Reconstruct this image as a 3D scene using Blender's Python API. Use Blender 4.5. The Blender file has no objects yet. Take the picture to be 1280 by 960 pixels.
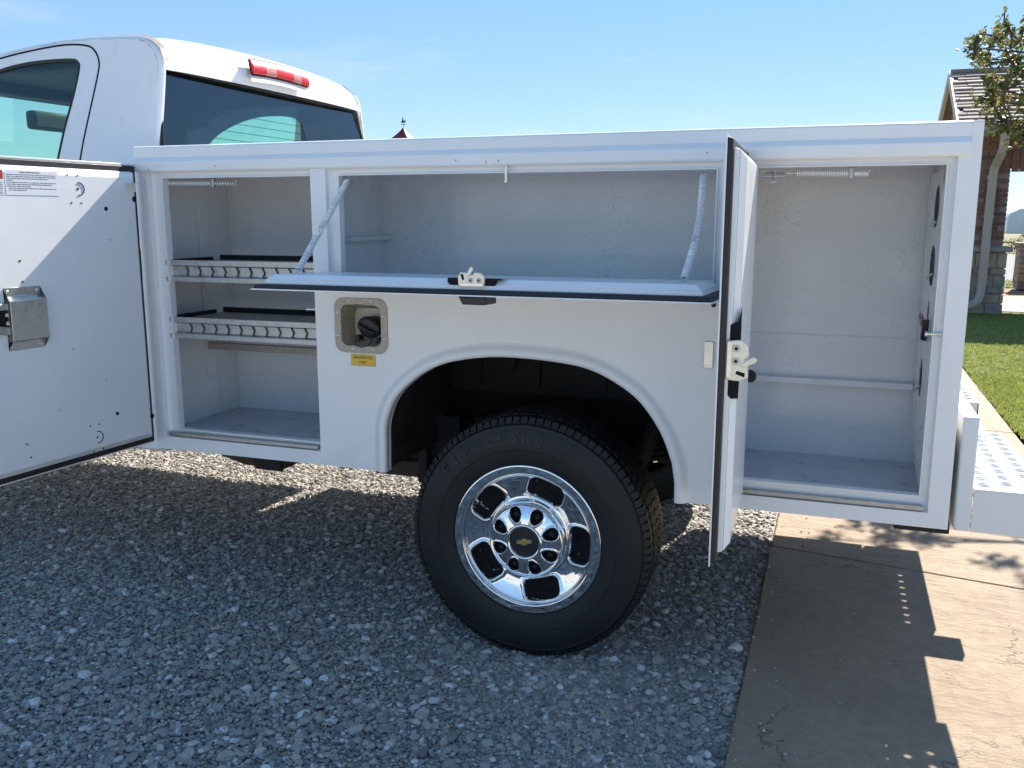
import bpy, bmesh, math, random
import numpy as np
from mathutils import Vector, Matrix
PI = math.pi
random.seed(4)
rng = np.random.default_rng(4)
sc = bpy.context.scene
col = sc.collection

# ---------------------------------------------------------------- camera, world, sun, exposure
cd = bpy.data.cameras.new('camera')
cam = bpy.data.objects.new('camera', cd)
col.objects.link(cam)
cd.sensor_width = 36
cd.lens = 1134.27/1280*36
cd.clip_start = 0.05
cd.clip_end = 3000
cam.location = (0, -2.658, 1.45)
cam.rotation_euler = (math.radians(90-10.484), 0, math.radians(19.667))
sc.camera = cam

SUN = Vector((0.30, 1.20, 1.0)).normalized()
elev = math.asin(SUN.z)
w = bpy.data.worlds.new('World')
sc.world = w
w.use_nodes = True
nt = w.node_tree
bg = nt.nodes['Background']
sky = nt.nodes.new('ShaderNodeTexSky')
sky.sky_type = 'NISHITA'
sky.sun_disc = False
sky.sun_elevation = elev
sky.sun_rotation = math.atan2(SUN.x, SUN.y)
sky.altitude = 300
sky.air_density = 1.0
sky.dust_density = 0.0
sky.ozone_density = 2.5
gam = nt.nodes.new('ShaderNodeGamma'); gam.inputs[1].default_value = 0.38
hsv = nt.nodes.new('ShaderNodeHueSaturation')
hsv.inputs['Saturation'].default_value = 1.55
hsv.inputs['Value'].default_value = 1.34
hsv.inputs['Hue'].default_value = 0.506
tint = nt.nodes.new('ShaderNodeMix'); tint.data_type = 'RGBA'; tint.blend_type = 'MULTIPLY'; tint.inputs[0].default_value = 1; tint.inputs[7].default_value = (.90, 1.0, 1.11, 1)
nt.links.new(sky.outputs[0], gam.inputs[0])
nt.links.new(gam.outputs[0], tint.inputs[6])
nt.links.new(tint.outputs[2], hsv.inputs['Color'])
tcw = nt.nodes.new('ShaderNodeTexCoord'); mpw = nt.nodes.new('ShaderNodeMapping'); mpw.inputs['Scale'].default_value = (1.6, 1.6, 9)
nw = nt.nodes.new('ShaderNodeTexNoise'); nw.inputs['Scale'].default_value = 1.7; nw.inputs['Detail'].default_value = 7; nw.inputs['Roughness'].default_value = .62
rw = nt.nodes.new('ShaderNodeMapRange'); rw.inputs['From Min'].default_value = .56; rw.inputs['From Max'].default_value = .85; rw.inputs['To Max'].default_value = .40
mw = nt.nodes.new('ShaderNodeMix'); mw.data_type = 'RGBA'; mw.inputs[7].default_value = (3.0, 3.2, 3.4, 1)
nt.links.new(tcw.outputs['Generated'], mpw.inputs[0]); nt.links.new(mpw.outputs[0], nw.inputs['Vector']); nt.links.new(nw.outputs['Fac'], rw.inputs['Value'])
nt.links.new(rw.outputs[0], mw.inputs[0]); nt.links.new(hsv.outputs[0], mw.inputs[6]); nt.links.new(mw.outputs[2], bg.inputs[0])
bg.inputs[1].default_value = 0.09

sl = bpy.data.lights.new('sun', 'SUN')
sl.energy = 3.2
sl.angle = math.radians(0.5)
sl.color = (1.0, 0.93, 0.82)
so = bpy.data.objects.new('sun', sl)
so.location = (10, 20, 20)
so.rotation_euler = (-SUN).to_track_quat('-Z', 'Y').to_euler()
col.objects.link(so)
sc.view_settings.view_transform = 'Standard'
sc.view_settings.look = 'None'
sc.view_settings.exposure = 1.9
sc.view_settings.gamma = 1
sc.cycles.max_bounces = 10
sc.cycles.diffuse_bounces = 5
sc.cycles.glossy_bounces = 5
sc.cycles.transparent_max_bounces = 16

# ---------------------------------------------------------------- materials
def nodes(name):
    m = bpy.data.materials.new(name)
    m.use_nodes = True
    t = m.node_tree
    return m, t, t.nodes['Principled BSDF']
def N(t, kind, **kw):
    n = t.nodes.new(kind)
    for k, v in kw.items():
        if hasattr(n, k): setattr(n, k, v)
        else: n.inputs[k.replace('_', ' ')].default_value = v
    return n
def L(t, a, b): t.links.new(a, b)
def coords(t, scale=(1, 1, 1)):
    g = t.nodes.new('ShaderNodeNewGeometry')
    mp = t.nodes.new('ShaderNodeMapping'); mp.inputs['Scale'].default_value = scale
    L(t, g.outputs['Position'], mp.inputs[0])
    return mp.outputs[0]
def noise(t, co, scale, detail=4, rough=.6, dist=0):
    n = t.nodes.new('ShaderNodeTexNoise')
    n.inputs['Scale'].default_value = scale; n.inputs['Detail'].default_value = detail
    n.inputs['Roughness'].default_value = rough; n.inputs['Distortion'].default_value = dist
    if co is not None: L(t, co, n.inputs['Vector'])
    return n.outputs['Fac']
def ramp(t, fac, stops, interp='LINEAR'):
    r = t.nodes.new('ShaderNodeValToRGB'); r.color_ramp.interpolation = interp
    e = r.color_ramp.elements
    while len(e) < len(stops): e.new(.5)
    for i, (p, c) in enumerate(stops):
        e[i].position = p
        if not hasattr(c, '__len__'): c = (c, c, c)
        e[i].color = (*c[:3], 1)
    L(t, fac, r.inputs[0])
    return r.outputs[0]
def mixc(t, fac, a, b, mode='MIX'):
    n = t.nodes.new('ShaderNodeMix'); n.data_type = 'RGBA'; n.blend_type = mode
    for i, v in ((0, fac), (6, a), (7, b)):
        s = n.inputs[i]
        if hasattr(v, 'is_output'): L(t, v, s)
        elif i == 0: s.default_value = v
        else: s.default_value = (*v[:3], 1) if hasattr(v, '__len__') else (v, v, v, 1)
    return n.outputs[2]
def math_(t, op, a, b=0.0):
    n = t.nodes.new('ShaderNodeMath'); n.operation = op
    for i, v in enumerate((a, b)):
        if hasattr(v, 'is_output'): L(t, v, n.inputs[i])
        else: n.inputs[i].default_value = v
    return n.outputs[0]
def bump(t, h, strength, dist, p):
    b = t.nodes.new('ShaderNodeBump'); b.inputs['Strength'].default_value = strength
    b.inputs['Distance'].default_value = dist
    L(t, h, b.inputs['Height']); L(t, b.outputs[0], p.inputs['Normal'])
def plain(name, c, rough=.5, metal=0, coat=0, var=0.0, vscale=20, bmp=0.0, spec=.5):
    m, t, p = nodes(name)
    p.inputs['Base Color'].default_value = (*c, 1)
    p.inputs['Roughness'].default_value = rough
    p.inputs['Metallic'].default_value = metal
    p.inputs['Coat Weight'].default_value = coat
    p.inputs['Coat Roughness'].default_value = .06
    p.inputs['Specular IOR Level'].default_value = spec
    if var or bmp:
        co = coords(t)
        n = noise(t, co, vscale)
        if var:
            L(t, ramp(t, n, [(.3, tuple(x*(1-var) for x in c)), (.7, tuple(min(1, x*(1+var)) for x in c))]), p.inputs['Base Color'])
            L(t, ramp(t, n, [(.3, max(.02, rough-.1)), (.7, min(1, rough+.12))]), p.inputs['Roughness'])
        if bmp: bump(t, noise(t, co, vscale*6), bmp, .002, p)
    return m
def paint_mat(name, base, rough, coat, scuff, grime):
    m, t, p = nodes(name)
    co = coords(t)
    big = noise(t, co, 3.0, 3)
    c = ramp(t, big, [(.3, tuple(x*(1-grime) for x in base)), (.7, base)])
    if scuff:
        patch = ramp(t, noise(t, co, 2.9, 4, .7), [(.50, 0), (.66, 1)])
        sp = ramp(t, noise(t, coords(t, (1, 1, 1.25)), 105, 5, .75), [(.55, 0), (.66, 1)])
        f = math_(t, 'MULTIPLY', patch, sp)
        st = ramp(t, noise(t, coords(t, (9, 9, 90)), 3, 3, .6), [(.66, 0), (.72, 1)])
        st = math_(t, 'MULTIPLY', st, ramp(t, noise(t, co, 3.1, 2), [(.52, 0), (.6, 1)]))
        f = math_(t, 'MULTIPLY', math_(t, 'MAXIMUM', f, math_(t, 'MULTIPLY', st, .6)), scuff)
        c = mixc(t, f, c, (.13, .12, .11))
    L(t, c, p.inputs['Base Color'])
    L(t, ramp(t, noise(t, co, 11, 4), [(.3, rough-.06), (.7, rough+.1)]), p.inputs['Roughness'])
    p.inputs['Coat Weight'].default_value = coat
    p.inputs['Coat Roughness'].default_value = .05
    h_ = math_(t, 'ADD', math_(t, 'MULTIPLY', noise(t, co, 160, 2), .012), noise(t, co, 3.2, 2))
    bump(t, h_, .16, .012, p)
    return m
M = {}
M['paint'] = paint_mat('white_paint', (.86, .86, .86), .30, .8, 0, .03)
M['body'] = paint_mat('white_body_paint', (.86, .86, .85), .34, .55, .0, .05)
M['inner'] = paint_mat('scuffed_compartment_paint', (.79, .80, .81), .30, .5, .5, .09)
M['floor'] = plain('grimy_floor', (.46, .50, .56), .35, 0, .3, .2, 12)
M['pan'] = paint_mat('door_liner_paint', (.83, .84, .84), .38, .35, .18, .04)
M['galv'] = plain('galvanised_steel', (.46, .465, .46), .42, .85, 0, .22, 45, .15)
M['stain'] = plain('brushed_steel', (.62, .61, .58), .30, .95, 0, .08, 30)
M['zinc'] = plain('zinc_plated_steel', (.80, .78, .70), .28, .9, 0, .15, 80)
M['springwire'] = plain('bright_spring_wire', (.86, .87, .88), .38, .35)
M['cream'] = plain('yellow_zinc', (.82, .78, .64), .38, .45, 0, .12, 70)
M['tanmet'] = plain('weathered_filler_metal', (.42, .38, .32), .5, .45, 0, .2, 60, .2)
M['rubber'] = plain('black_rubber', (.014, .014, .015), .55, 0, 0, .3, 40, .2)
M['plastic'] = plain('black_plastic', (.012, .013, .016), .38, 0, 0, .1, 60, .2)
M['under'] = plain('dark_chassis', (.016, .015, .014), .75, 0, 0, .5, 14, .5)
M['rusty'] = plain('rusty_brown_metal', (.075, .052, .036), .8, .1, 0, .4, 22, .5)
M['chrome'] = plain('chrome', (.86, .87, .88), .035, 1)
M['chrome2'] = plain('satin_chrome', (.72, .73, .74), .14, 1)
M['gold'] = plain('gold_emblem', (.62, .47, .16), .3, .8)
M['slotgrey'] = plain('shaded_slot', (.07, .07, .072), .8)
M['hole'] = plain('dark_hole', (.004, .004, .004), .9)
M['cabin'] = plain('dark_cabin_trim', (.02, .021, .024), .8, 0, 0, .2, 8)
M['ditch'] = plain('roof_ditch_strip', (.36, .32, .29), .5, 0, 0, .1, 30)
M['bolt'] = plain('bright_screw', (.85, .83, .78), .25, .9)
M['print'] = plain('black_print', (.03, .03, .035), .6)
M['label'] = plain('paper_label', (.80, .81, .84), .35)
M['redlabel'] = plain('red_label', (.45, .05, .04), .35)
M['yellow'] = plain('yellow_sticker', (.80, .50, .03), .4)
M['wirered'] = plain('red_wire', (.35, .05, .05), .4)
M['lampwhite'] = plain('clear_lamp_lens', (.56, .20, .19), .3, 0, 0)

def tyre_mat():
    m, t, p = nodes('tyre_rubber')
    co = coords(t)
    n = noise(t, co, 9, 5)
    L(t, ramp(t, n, [(.3, (.006, .0065, .0075)), (.75, (.013, .013, .014))]), p.inputs['Base Color'])
    L(t, ramp(t, n, [(.3, .5), (.7, .68)]), p.inputs['Roughness'])
    bump(t, noise(t, co, 240, 3), .25, .001, p)
    return m
M['tyre'] = tyre_mat()
M['tyreletter'] = plain('tyre_lettering', (.022, .022, .023), .42)
def glass_mat(name, tint, refl=.12, ior=1.5, dark=0.0):
    m, t, p = nodes(name)
    t.nodes.remove(p)
    out = t.nodes['Material Output']
    tr = N(t, 'ShaderNodeBsdfTransparent'); tr.inputs[0].default_value = (*tint, 1)
    gl = N(t, 'ShaderNodeBsdfGlossy'); gl.inputs['Roughness'].default_value = .01
    gl.inputs[0].default_value = (.9, .95, 1, 1)
    lw = N(t, 'ShaderNodeLayerWeight')
    f5 = math_(t, 'POWER', lw.outputs['Facing'], 5.0)
    r0 = ((ior-1)/(ior+1))**2
    fac = math_(t, 'ADD', math_(t, 'MULTIPLY', f5, 1-r0), r0)
    mx = N(t, 'ShaderNodeMixShader')
    L(t, fac, mx.inputs[0]); L(t, tr.outputs[0], mx.inputs[1]); L(t, gl.outputs[0], mx.inputs[2])
    L(t, mx.outputs[0], out.inputs[0])
    return m
M['glass'] = glass_mat('green_tinted_glass', (.80, .95, .885))
M['glassdark'] = glass_mat('dark_privacy_glass', (.16, .20, .22), ior=2.0)
M['glassmid'] = glass_mat('sliding_pane_glass', (.74, .92, .85), ior=1.4)
def lens_mat():
    m, t, p = nodes('red_lamp_lens')
    co = coords(t, (1, 1, 1))
    wv = t.nodes.new('ShaderNodeTexVoronoi'); wv.inputs['Scale'].default_value = 70
    L(t, co, wv.inputs['Vector'])
    L(t, ramp(t, wv.outputs[0], [(0, (.85, .02, .03)), (.8, (.50, .005, .012))]), p.inputs['Base Color'])
    p.inputs['Roughness'].default_value = .32
    p.inputs['Coat Weight'].default_value = 0
    bump(t, wv.outputs[0], .12, .003, p)
    return m
M['redlens'] = lens_mat()

def stone_mat():
    m, t, p = nodes('gravel_stone')
    a = t.nodes.new('ShaderNodeAttribute'); a.attribute_type = 'INSTANCER'; a.attribute_name = 'tint'
    tc = t.nodes.new('ShaderNodeTexCoord')
    n = noise(t, tc.outputs['Object'], 1.4, 5, .7)
    c = ramp(t, a.outputs['Fac'], [(0, (.24, .225, .21)), (.3, (.40, .375, .34)), (.55, (.52, .485, .435)), (.72, (.54, .46, .37)), (.86, (.68, .65, .60)), (1, (.86, .84, .80))])
    c = mixc(t, 1.0, c, ramp(t, n, [(.3, .68), (.7, 1.12)]), 'MULTIPLY')
    L(t, c, p.inputs['Base Color'])
    p.inputs['Roughness'].default_value = .82
    bump(t, noise(t, tc.outputs['Object'], 4, 4), .4, .3, p)
    return m
M['stone'] = stone_mat()
def gravelbed_mat():
    m, t, p = nodes('gravel_bed')
    co = coords(t)
    v = t.nodes.new('ShaderNodeTexVoronoi'); v.inputs['Scale'].default_value = 48
    L(t, co, v.inputs['Vector'])
    c = ramp(t, v.outputs['Color'], [(0, (.30, .285, .26)), (.5, (.48, .455, .42)), (.9, (.62, .60, .56)), (1, (.75, .73, .70))])
    c = mixc(t, 1.0, c, ramp(t, noise(t, co, 1.2, 4), [(.3, .8), (.7, 1.1)]), 'MULTIPLY')
    L(t, c, p.inputs['Base Color'])
    p.inputs['Roughness'].default_value = .9
    bump(t, ramp(t, v.outputs['Distance'], [(0, 1), (.7, 0)]), 1.0, .012, p)
    return m
M['gravelbed'] = gravelbed_mat()
def concrete_mat():
    m, t, p = nodes('stamped_tan_concrete')
    co = coords(t)
    n1 = noise(t, co, 1.7, 6, .65)
    n2 = noise(t, co, 22, 8, .75)
    c = ramp(t, n1, [(.25, (.29, .215, .145)), (.5, (.36, .272, .188)), (.75, (.41, .315, .222))])
    c = mixc(t, 1.0, c, ramp(t, n2, [(.3, .80), (.7, 1.10)]), 'MULTIPLY')
    # hairline cracks: distorted cell edges, only here and there
    nz = t.nodes.new('ShaderNodeTexNoise'); nz.inputs['Scale'].default_value = 2.4; nz.inputs['Detail'].default_value = 6; nz.inputs['Roughness'].default_value = .7
    L(t, co, nz.inputs['Vector'])
    add = t.nodes.new('ShaderNodeVectorMath'); add.operation = 'MULTIPLY_ADD'
    L(t, nz.outputs['Color'], add.inputs[0]); add.inputs[1].default_value = (.55, .55, 0); L(t, co, add.inputs[2])
    v = t.nodes.new('ShaderNodeTexVoronoi'); v.feature = 'DISTANCE_TO_EDGE'; v.inputs['Scale'].default_value = 1.15
    L(t, add.outputs[0], v.inputs['Vector'])
    cr = ramp(t, v.outputs['Distance'], [(.002, 1), (.007, 0)])
    cr = math_(t, 'MULTIPLY', cr, ramp(t, noise(t, co, 1.3, 2), [(.46, 0), (.56, 1)]))
    c = mixc(t, math_(t, 'MULTIPLY', cr, .75), c, (.07, .055, .045))
    pit = ramp(t, noise(t, co, 130, 3, .6), [(.66, 0), (.72, 1)])
    c = mixc(t, math_(t, 'MULTIPLY', pit, .35), c, (.12, .10, .08))
    L(t, c, p.inputs['Base Color'])
    p.inputs['Roughness'].default_value = .78
    # slate-like stamped relief: stretched ridges
    sc1 = noise(t, coords(t, (1.6, 3.0, 1)), 4, 9, .74, 1.6)
    sc2 = noise(t, co, 60, 4, .7)
    h = math_(t, 'ADD', math_(t, 'MULTIPLY', sc1, 1.0), math_(t, 'MULTIPLY', sc2, .12))
    h = math_(t, 'SUBTRACT', h, math_(t, 'MULTIPLY', cr, .4))
    bump(t, h, .55, .030, p)
    return m
M['concrete'] = concrete_mat()
def soil(name, c0, c1, scale=3, bm=.4):
    m, t, p = nodes(name)
    co = coords(t)
    c = ramp(t, noise(t, co, scale, 6, .7), [(.3, c0), (.7, c1)])
    c = mixc(t, 1.0, c, ramp(t, noise(t, co, scale*14, 5, .7), [(.3, .7), (.7, 1.15)]), 'MULTIPLY')
    L(t, c, p.inputs['Base Color']); p.inputs['Roughness'].default_value = .95
    bump(t, noise(t, co, scale*20, 5, .7), bm, .02, p)
    return m
M['lawnsoil'] = soil('lawn_soil', (.10, .12, .03), (.17, .17, .06))
M['prairie'] = soil('dry_ground', (.16, .15, .07), (.24, .20, .12), .4)
M['mulch'] = soil('orange_mulch', (.26, .13, .06), (.36, .22, .12), 4)
M['asphalt'] = soil('pale_road', (.20, .20, .20), (.26, .26, .255), 2, .2)
M['slab'] = soil('pale_porch_concrete', (.42, .39, .34), (.52, .49, .44), 2, .15)
def blade_mat():
    m, t, p = nodes('grass_blade')
    a = t.nodes.new('ShaderNodeAttribute'); a.attribute_type = 'INSTANCER'; a.attribute_name = 'tint'
    L(t, ramp(t, a.outputs['Fac'], [(0, (.12, .17, .03)), (.6, (.27, .30, .075)), (.85, (.42, .38, .14)), (1, (.46, .38, .20))]), p.inputs['Base Color'])
    p.inputs['Roughness'].default_value = .6
    p.inputs['Transmission Weight'].default_value = 0
    tl = t.nodes.new('ShaderNodeBsdfTranslucent'); tl.inputs[0].default_value = (.42, .48, .10, 1)
    mx = t.nodes.new('ShaderNodeMixShader'); mx.inputs[0].default_value = .35
    L(t, p.outputs[0], mx.inputs[1]); L(t, tl.outputs[0], mx.inputs[2]); L(t, mx.outputs[0], t.nodes['Material Output'].inputs[0])
    return m
M['blade'] = blade_mat()
def leaf_mat(name, stops, tr):
    m, t, p = nodes(name)
    oi = t.nodes.new('ShaderNodeNewGeometry')
    L(t, ramp(t, oi.outputs['Random Per Island'], stops), p.inputs['Base Color'])
    p.inputs['Roughness'].default_value = .45
    tl = t.nodes.new('ShaderNodeBsdfTranslucent')
    L(t, ramp(t, oi.outputs['Random Per Island'], [(q, tuple(min(1, x*tr) for x in c)) for q, c in stops]), tl.inputs[0])
    mx = t.nodes.new('ShaderNodeMixShader'); mx.inputs[0].default_value = .4
    L(t, p.outputs[0], mx.inputs[1]); L(t, tl.outputs[0], mx.inputs[2]); L(t, mx.outputs[0], t.nodes['Material Output'].inputs[0])
    return m
M['leaf'] = leaf_mat('autumn_leaf', [(0, (.040, .055, .014)), (.55, (.070, .085, .022)), (.78, (.13, .12, .03)), (.92, (.17, .12, .05)), (1, (.16, .075, .045))], 2.0)
M['shrubleaf'] = leaf_mat('dry_shrub_leaf', [(0, (.08, .10, .03)), (.5, (.17, .14, .06)), (1, (.28, .20, .12))], 1.5)
M['bark'] = soil('bark', (.07, .055, .045), (.13, .11, .09), 9, .8)
M['brick'] = plain('red_brown_brick', (.19, .075, .05), .85, 0, 0, .5, 5, .4)
def island_mat(name, stops, rough=.85, bm=.5, sc_=30):
    m, t, p = nodes(name)
    g = t.nodes.new('ShaderNodeNewGeometry')
    c = ramp(t, g.outputs['Random Per Island'], stops)
    c = mixc(t, 1.0, c, ramp(t, noise(t, coords(t), sc_, 5), [(.3, .72), (.7, 1.15)]), 'MULTIPLY')
    L(t, c, p.inputs['Base Color']); p.inputs['Roughness'].default_value = rough
    bump(t, noise(t, coords(t), sc_*2, 4), bm, .01, p)
    return m
M['bricks'] = island_mat('mottled_brick', [(0, (.11, .07, .055)), (.4, (.19, .10, .07)), (.7, (.21, .135, .10)), (.85, (.25, .10, .06)), (1, (.28, .23, .19))])
M['shingles'] = island_mat('brown_shingle', [(0, (.15, .12, .095)), (.5, (.23, .185, .15)), (1, (.33, .28, .24))])
M['mortar'] = plain('mortar', (.30, .27, .24), .9)
M['limestone'] = plain('buff_limestone', (.30, .245, .175), .85, 0, 0, .3, 6, .6)
M['limestone2'] = plain('grey_limestone', (.22, .205, .18), .85, 0, 0, .3, 7, .6)
M['limecap'] = plain('stone_cap', (.25, .23, .20), .8, 0, 0, .2, 7, .6)
M['trim'] = plain('taupe_gutter_metal', (.36, .31, .26), .5, 0, 0, .06, 10)
M['fascia'] = plain('tan_trim', (.52, .46, .38), .6, 0, 0, .05, 10)
M['siding'] = plain('tan_siding', (.42, .30, .19), .7, 0, 0, .08, 10)
M['soffit'] = plain('brown_plank', (.16, .075, .05), .7, 0, 0, .2, 10)
M['redroof'] = plain('dark_red_metal_roof', (.20, .022, .025), .5, .1, 0, .15, 4)
M['barnwhite'] = plain('white_barn_boards', (.74, .72, .68), .6, 0, 0, .06, 4)
M['iron'] = plain('black_iron', (.02, .02, .025), .5, .3)
M['vanwhite'] = plain('white_vehicle_paint', (.74, .75, .77), .35, 0, .4, .02, 3)
M['step'] = paint_mat('white_step_paint', (.80, .80, .79), .4, .3, .0, .05)

# ---------------------------------------------------------------- mesh helpers
W = {}
class MB:
    def __init__(s, xf=None): s.v = []; s.f = []; s.xf = xf; s.m = []; s.mi = 0
    def add(s, vs, fs, xf=None):
        b = len(s.v)
        for p in vs:
            p = Vector(p)
            if xf: p = xf @ p
            if s.xf: p = s.xf @ p
            s.v.append(tuple(p))
        for f in fs: s.f.append(tuple(i+b for i in f)); s.m.append(s.mi)
        return s
    def box(s, x0, x1, y0, y1, z0, z1, xf=None):
        vs = [(x, y, z) for x in (x0, x1) for y in (y0, y1) for z in (z0, z1)]
        return s.add(vs, [(0, 1, 3, 2), (4, 6, 7, 5), (0, 4, 5, 1), (2, 3, 7, 6), (0, 2, 6, 4), (1, 5, 7, 3)], xf)
    def frustum(s, a, b, xf=None):   # a,b: 4-corner loops
        return s.add(list(a)+list(b), [(3, 2, 1, 0), (4, 5, 6, 7)]+[(i, (i+1) % 4, 4+(i+1) % 4, 4+i) for i in range(4)], xf)
    def prism(s, pts, fn, a, b):     # pts 2D; fn(u,v,t)->3D ; t from a to b
        n = len(pts)
        vs = [fn(u, v, a) for u, v in pts]+[fn(u, v, b) for u, v in pts]
        return s.add(vs, [tuple(range(n))[::-1], tuple(range(n, 2*n))]+[(i, (i+1) % n, n+(i+1) % n, n+i) for i in range(n)])
    def cyl(s, p0, p1, r0, r1=None, seg=12, caps=True):
        return s.tube([p0, p1], [r0, r0 if r1 is None else r1], seg, caps)
    def tube(s, path, r, seg=8, caps=True):
        P = [Vector(p) for p in path]; n = len(P)
        if not hasattr(r, '__len__'): r = [r]*n
        T = [(P[min(i+1, n-1)]-P[max(i-1, 0)]).normalized() for i in range(n)]
        up = Vector((0, 0, 1)) if abs(T[0].z) < .9 else Vector((1, 0, 0))
        nrm = T[0].cross(up).normalized(); vs = []
        for i in range(n):
            nrm = (nrm-T[i]*nrm.dot(T[i])).normalized(); bn = T[i].cross(nrm)
            for k in range(seg):
                a = 2*PI*k/seg
                vs.append(P[i]+(nrm*math.cos(a)+bn*math.sin(a))*r[i])
        fs = [(i*seg+k, i*seg+(k+1) % seg, (i+1)*seg+(k+1) % seg, (i+1)*seg+k) for i in range(n-1) for k in range(seg)]
        if caps: fs += [tuple(range(seg))[::-1], tuple(range((n-1)*seg, n*seg))]
        return s.add(vs, fs)
    def lathe(s, prof, c, seg=64, axis='y', closed=False):   # prof: (radius, offset along axis)
        vs = []; n = len(prof)
        for k in range(seg):
            a = 2*PI*k/seg
            for r, h in prof:
                q = {'y': (r*math.cos(a), h, r*math.sin(a)), 'z': (r*math.cos(a), r*math.sin(a), h), 'x': (h, r*math.cos(a), r*math.sin(a))}[axis]
                vs.append((c[0]+q[0], c[1]+q[1], c[2]+q[2]))
        fs = []
        for k in range(seg):
            k2 = (k+1) % seg
            for i in range(n-1 if not closed else n):
                j = (i+1) % n
                fs.append((k*n+i, k*n+j, k2*n+j, k2*n+i))
        return s.add(vs, fs)
    def grid(s, fn, nu, nv, skip=None):
        vs = [fn(i/nu, j/nv) for i in range(nu+1) for j in range(nv+1)]
        fs = [(i*(nv+1)+j, (i+1)*(nv+1)+j, (i+1)*(nv+1)+j+1, i*(nv+1)+j+1) for i in range(nu) for j in range(nv) if not (skip and skip((i+.5)/nu, (j+.5)/nv))]
        return s.add(vs, fs)
def link(o, parent, wloc):
    W[o.name] = Vector(wloc)
    if parent is not None:
        o.parent = parent
        o.location = Vector(wloc)-W[parent.name]
    else: o.location = wloc
    col.objects.link(o)
def make(name, mb, mat, parent=None, bevel=0, smooth=35, recalc=True, origin=None, seg=2, kind=None):
    me = bpy.data.meshes.new(name)
    me.from_pydata(mb.v, [], mb.f)
    if recalc:
        b = bmesh.new(); b.from_mesh(me); bmesh.ops.recalc_face_normals(b, faces=b.faces); b.to_mesh(me); b.free()
    return finish(name, me, mat, parent, bevel, smooth, origin, seg, kind, mb.m if any(mb.m) else None)
def finish(name, me, mat, parent=None, bevel=0, smooth=35, origin=None, seg=2, kind=None, mids=None):
    mats = mat if isinstance(mat, (list, tuple)) else [mat]
    for mm in mats: me.materials.append(M[mm] if isinstance(mm, str) else mm)
    if mids: me.polygons.foreach_set('material_index', mids)
    if smooth:
        me.polygons.foreach_set('use_smooth', [True]*len(me.polygons))
        me.set_sharp_from_angle(angle=math.radians(smooth))
    co = np.empty(len(me.vertices)*3); me.vertices.foreach_get('co', co); co = co.reshape(-1, 3)
    if origin is None:
        c = (co.min(0)+co.max(0))/2
        if parent is None: c[2] = co[:, 2].min()
    else: c = np.array(origin, float)
    co -= c; me.vertices.foreach_set('co', co.ravel()); me.update()
    o = bpy.data.objects.new(name, me)
    link(o, parent, c)
    if bevel:
        bv = o.modifiers.new('bevel', 'BEVEL'); bv.width = bevel; bv.segments = seg; bv.limit_method = 'ANGLE'; bv.angle_limit = math.radians(30)
        bv.harden_normals = False
    if kind: o['kind'] = kind
    return o
def dupe(o, wloc, parent=None, rot=None, scale=None):
    c = o.copy(); link(c, parent if parent is not None else o.parent, wloc)
    if rot is not None: c.rotation_euler = rot
    if scale is not None: c.scale = scale
    return c
def plate(name, outer, holes, fn, a, b, mat, parent, bevel=0, smooth=35, **k):
    """flat plate with holes: polygons in 2D, mapped by fn(u, v, t)"""
    cu = bpy.data.curves.new('tmp', 'CURVE'); cu.dimensions = '2D'; cu.fill_mode = 'BOTH'
    cu.extrude = .5; cu.resolution_u = 1
    for pts in [outer]+list(holes):
        sp = cu.splines.new('POLY'); sp.points.add(len(pts)-1)
        for i, (u, v) in enumerate(pts): sp.points[i].co = (u, v, 0, 1)
        sp.use_cyclic_u = True
    o = bpy.data.objects.new('tmp', cu); col.objects.link(o)
    bpy.context.view_layer.update()
    me = bpy.data.meshes.new_from_object(o.evaluated_get(bpy.context.evaluated_depsgraph_get()))
    bpy.data.objects.remove(o); bpy.data.curves.remove(cu)
    for v in me.vertices:
        t = a if v.co.z < 0 else b
        v.co = fn(v.co.x, v.co.y, t)
    me.materials.clear()
    bm_ = bmesh.new(); bm_.from_mesh(me); bmesh.ops.remove_doubles(bm_, verts=bm_.verts, dist=1e-5)
    bmesh.ops.recalc_face_normals(bm_, faces=bm_.faces); bm_.to_mesh(me); bm_.free()
    me.name = name
    return finish(name, me, mat, parent, bevel, smooth, **k)
def text_mesh(s, size, depth=0.0):
    cu = bpy.data.curves.new('tmp', 'FONT'); cu.body = s; cu.size = size; cu.extrude = depth; cu.align_x = 'CENTER'; cu.align_y = 'CENTER'
    o = bpy.data.objects.new('tmp', cu); col.objects.link(o); bpy.context.view_layer.update()
    me = bpy.data.meshes.new_from_object(o.evaluated_get(bpy.context.evaluated_depsgraph_get()))
    bpy.data.objects.remove(o); bpy.data.curves.remove(cu)
    return me
def rrect(x0, x1, z0, z1, r, n=6):
    pts = []
    for cx, cz, a0 in ((x1-r, z1-r, 0), (x0+r, z1-r, 90), (x0+r, z0+r, 180), (x1-r, z0+r, 270)):
        for k in range(n+1):
            a = math.radians(a0+90*k/n); pts.append((cx+r*math.cos(a), cz+r*math.sin(a)))
    return pts
XZ = lambda u, v, t: (u, t, v)
def empty(name, loc, label, cat, group=None):
    o = bpy.data.objects.new(name, None); o.empty_display_size = .3
    link(o, None, loc); o['label'] = label; o['category'] = cat
    if group: o['group'] = group
    return o
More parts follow.
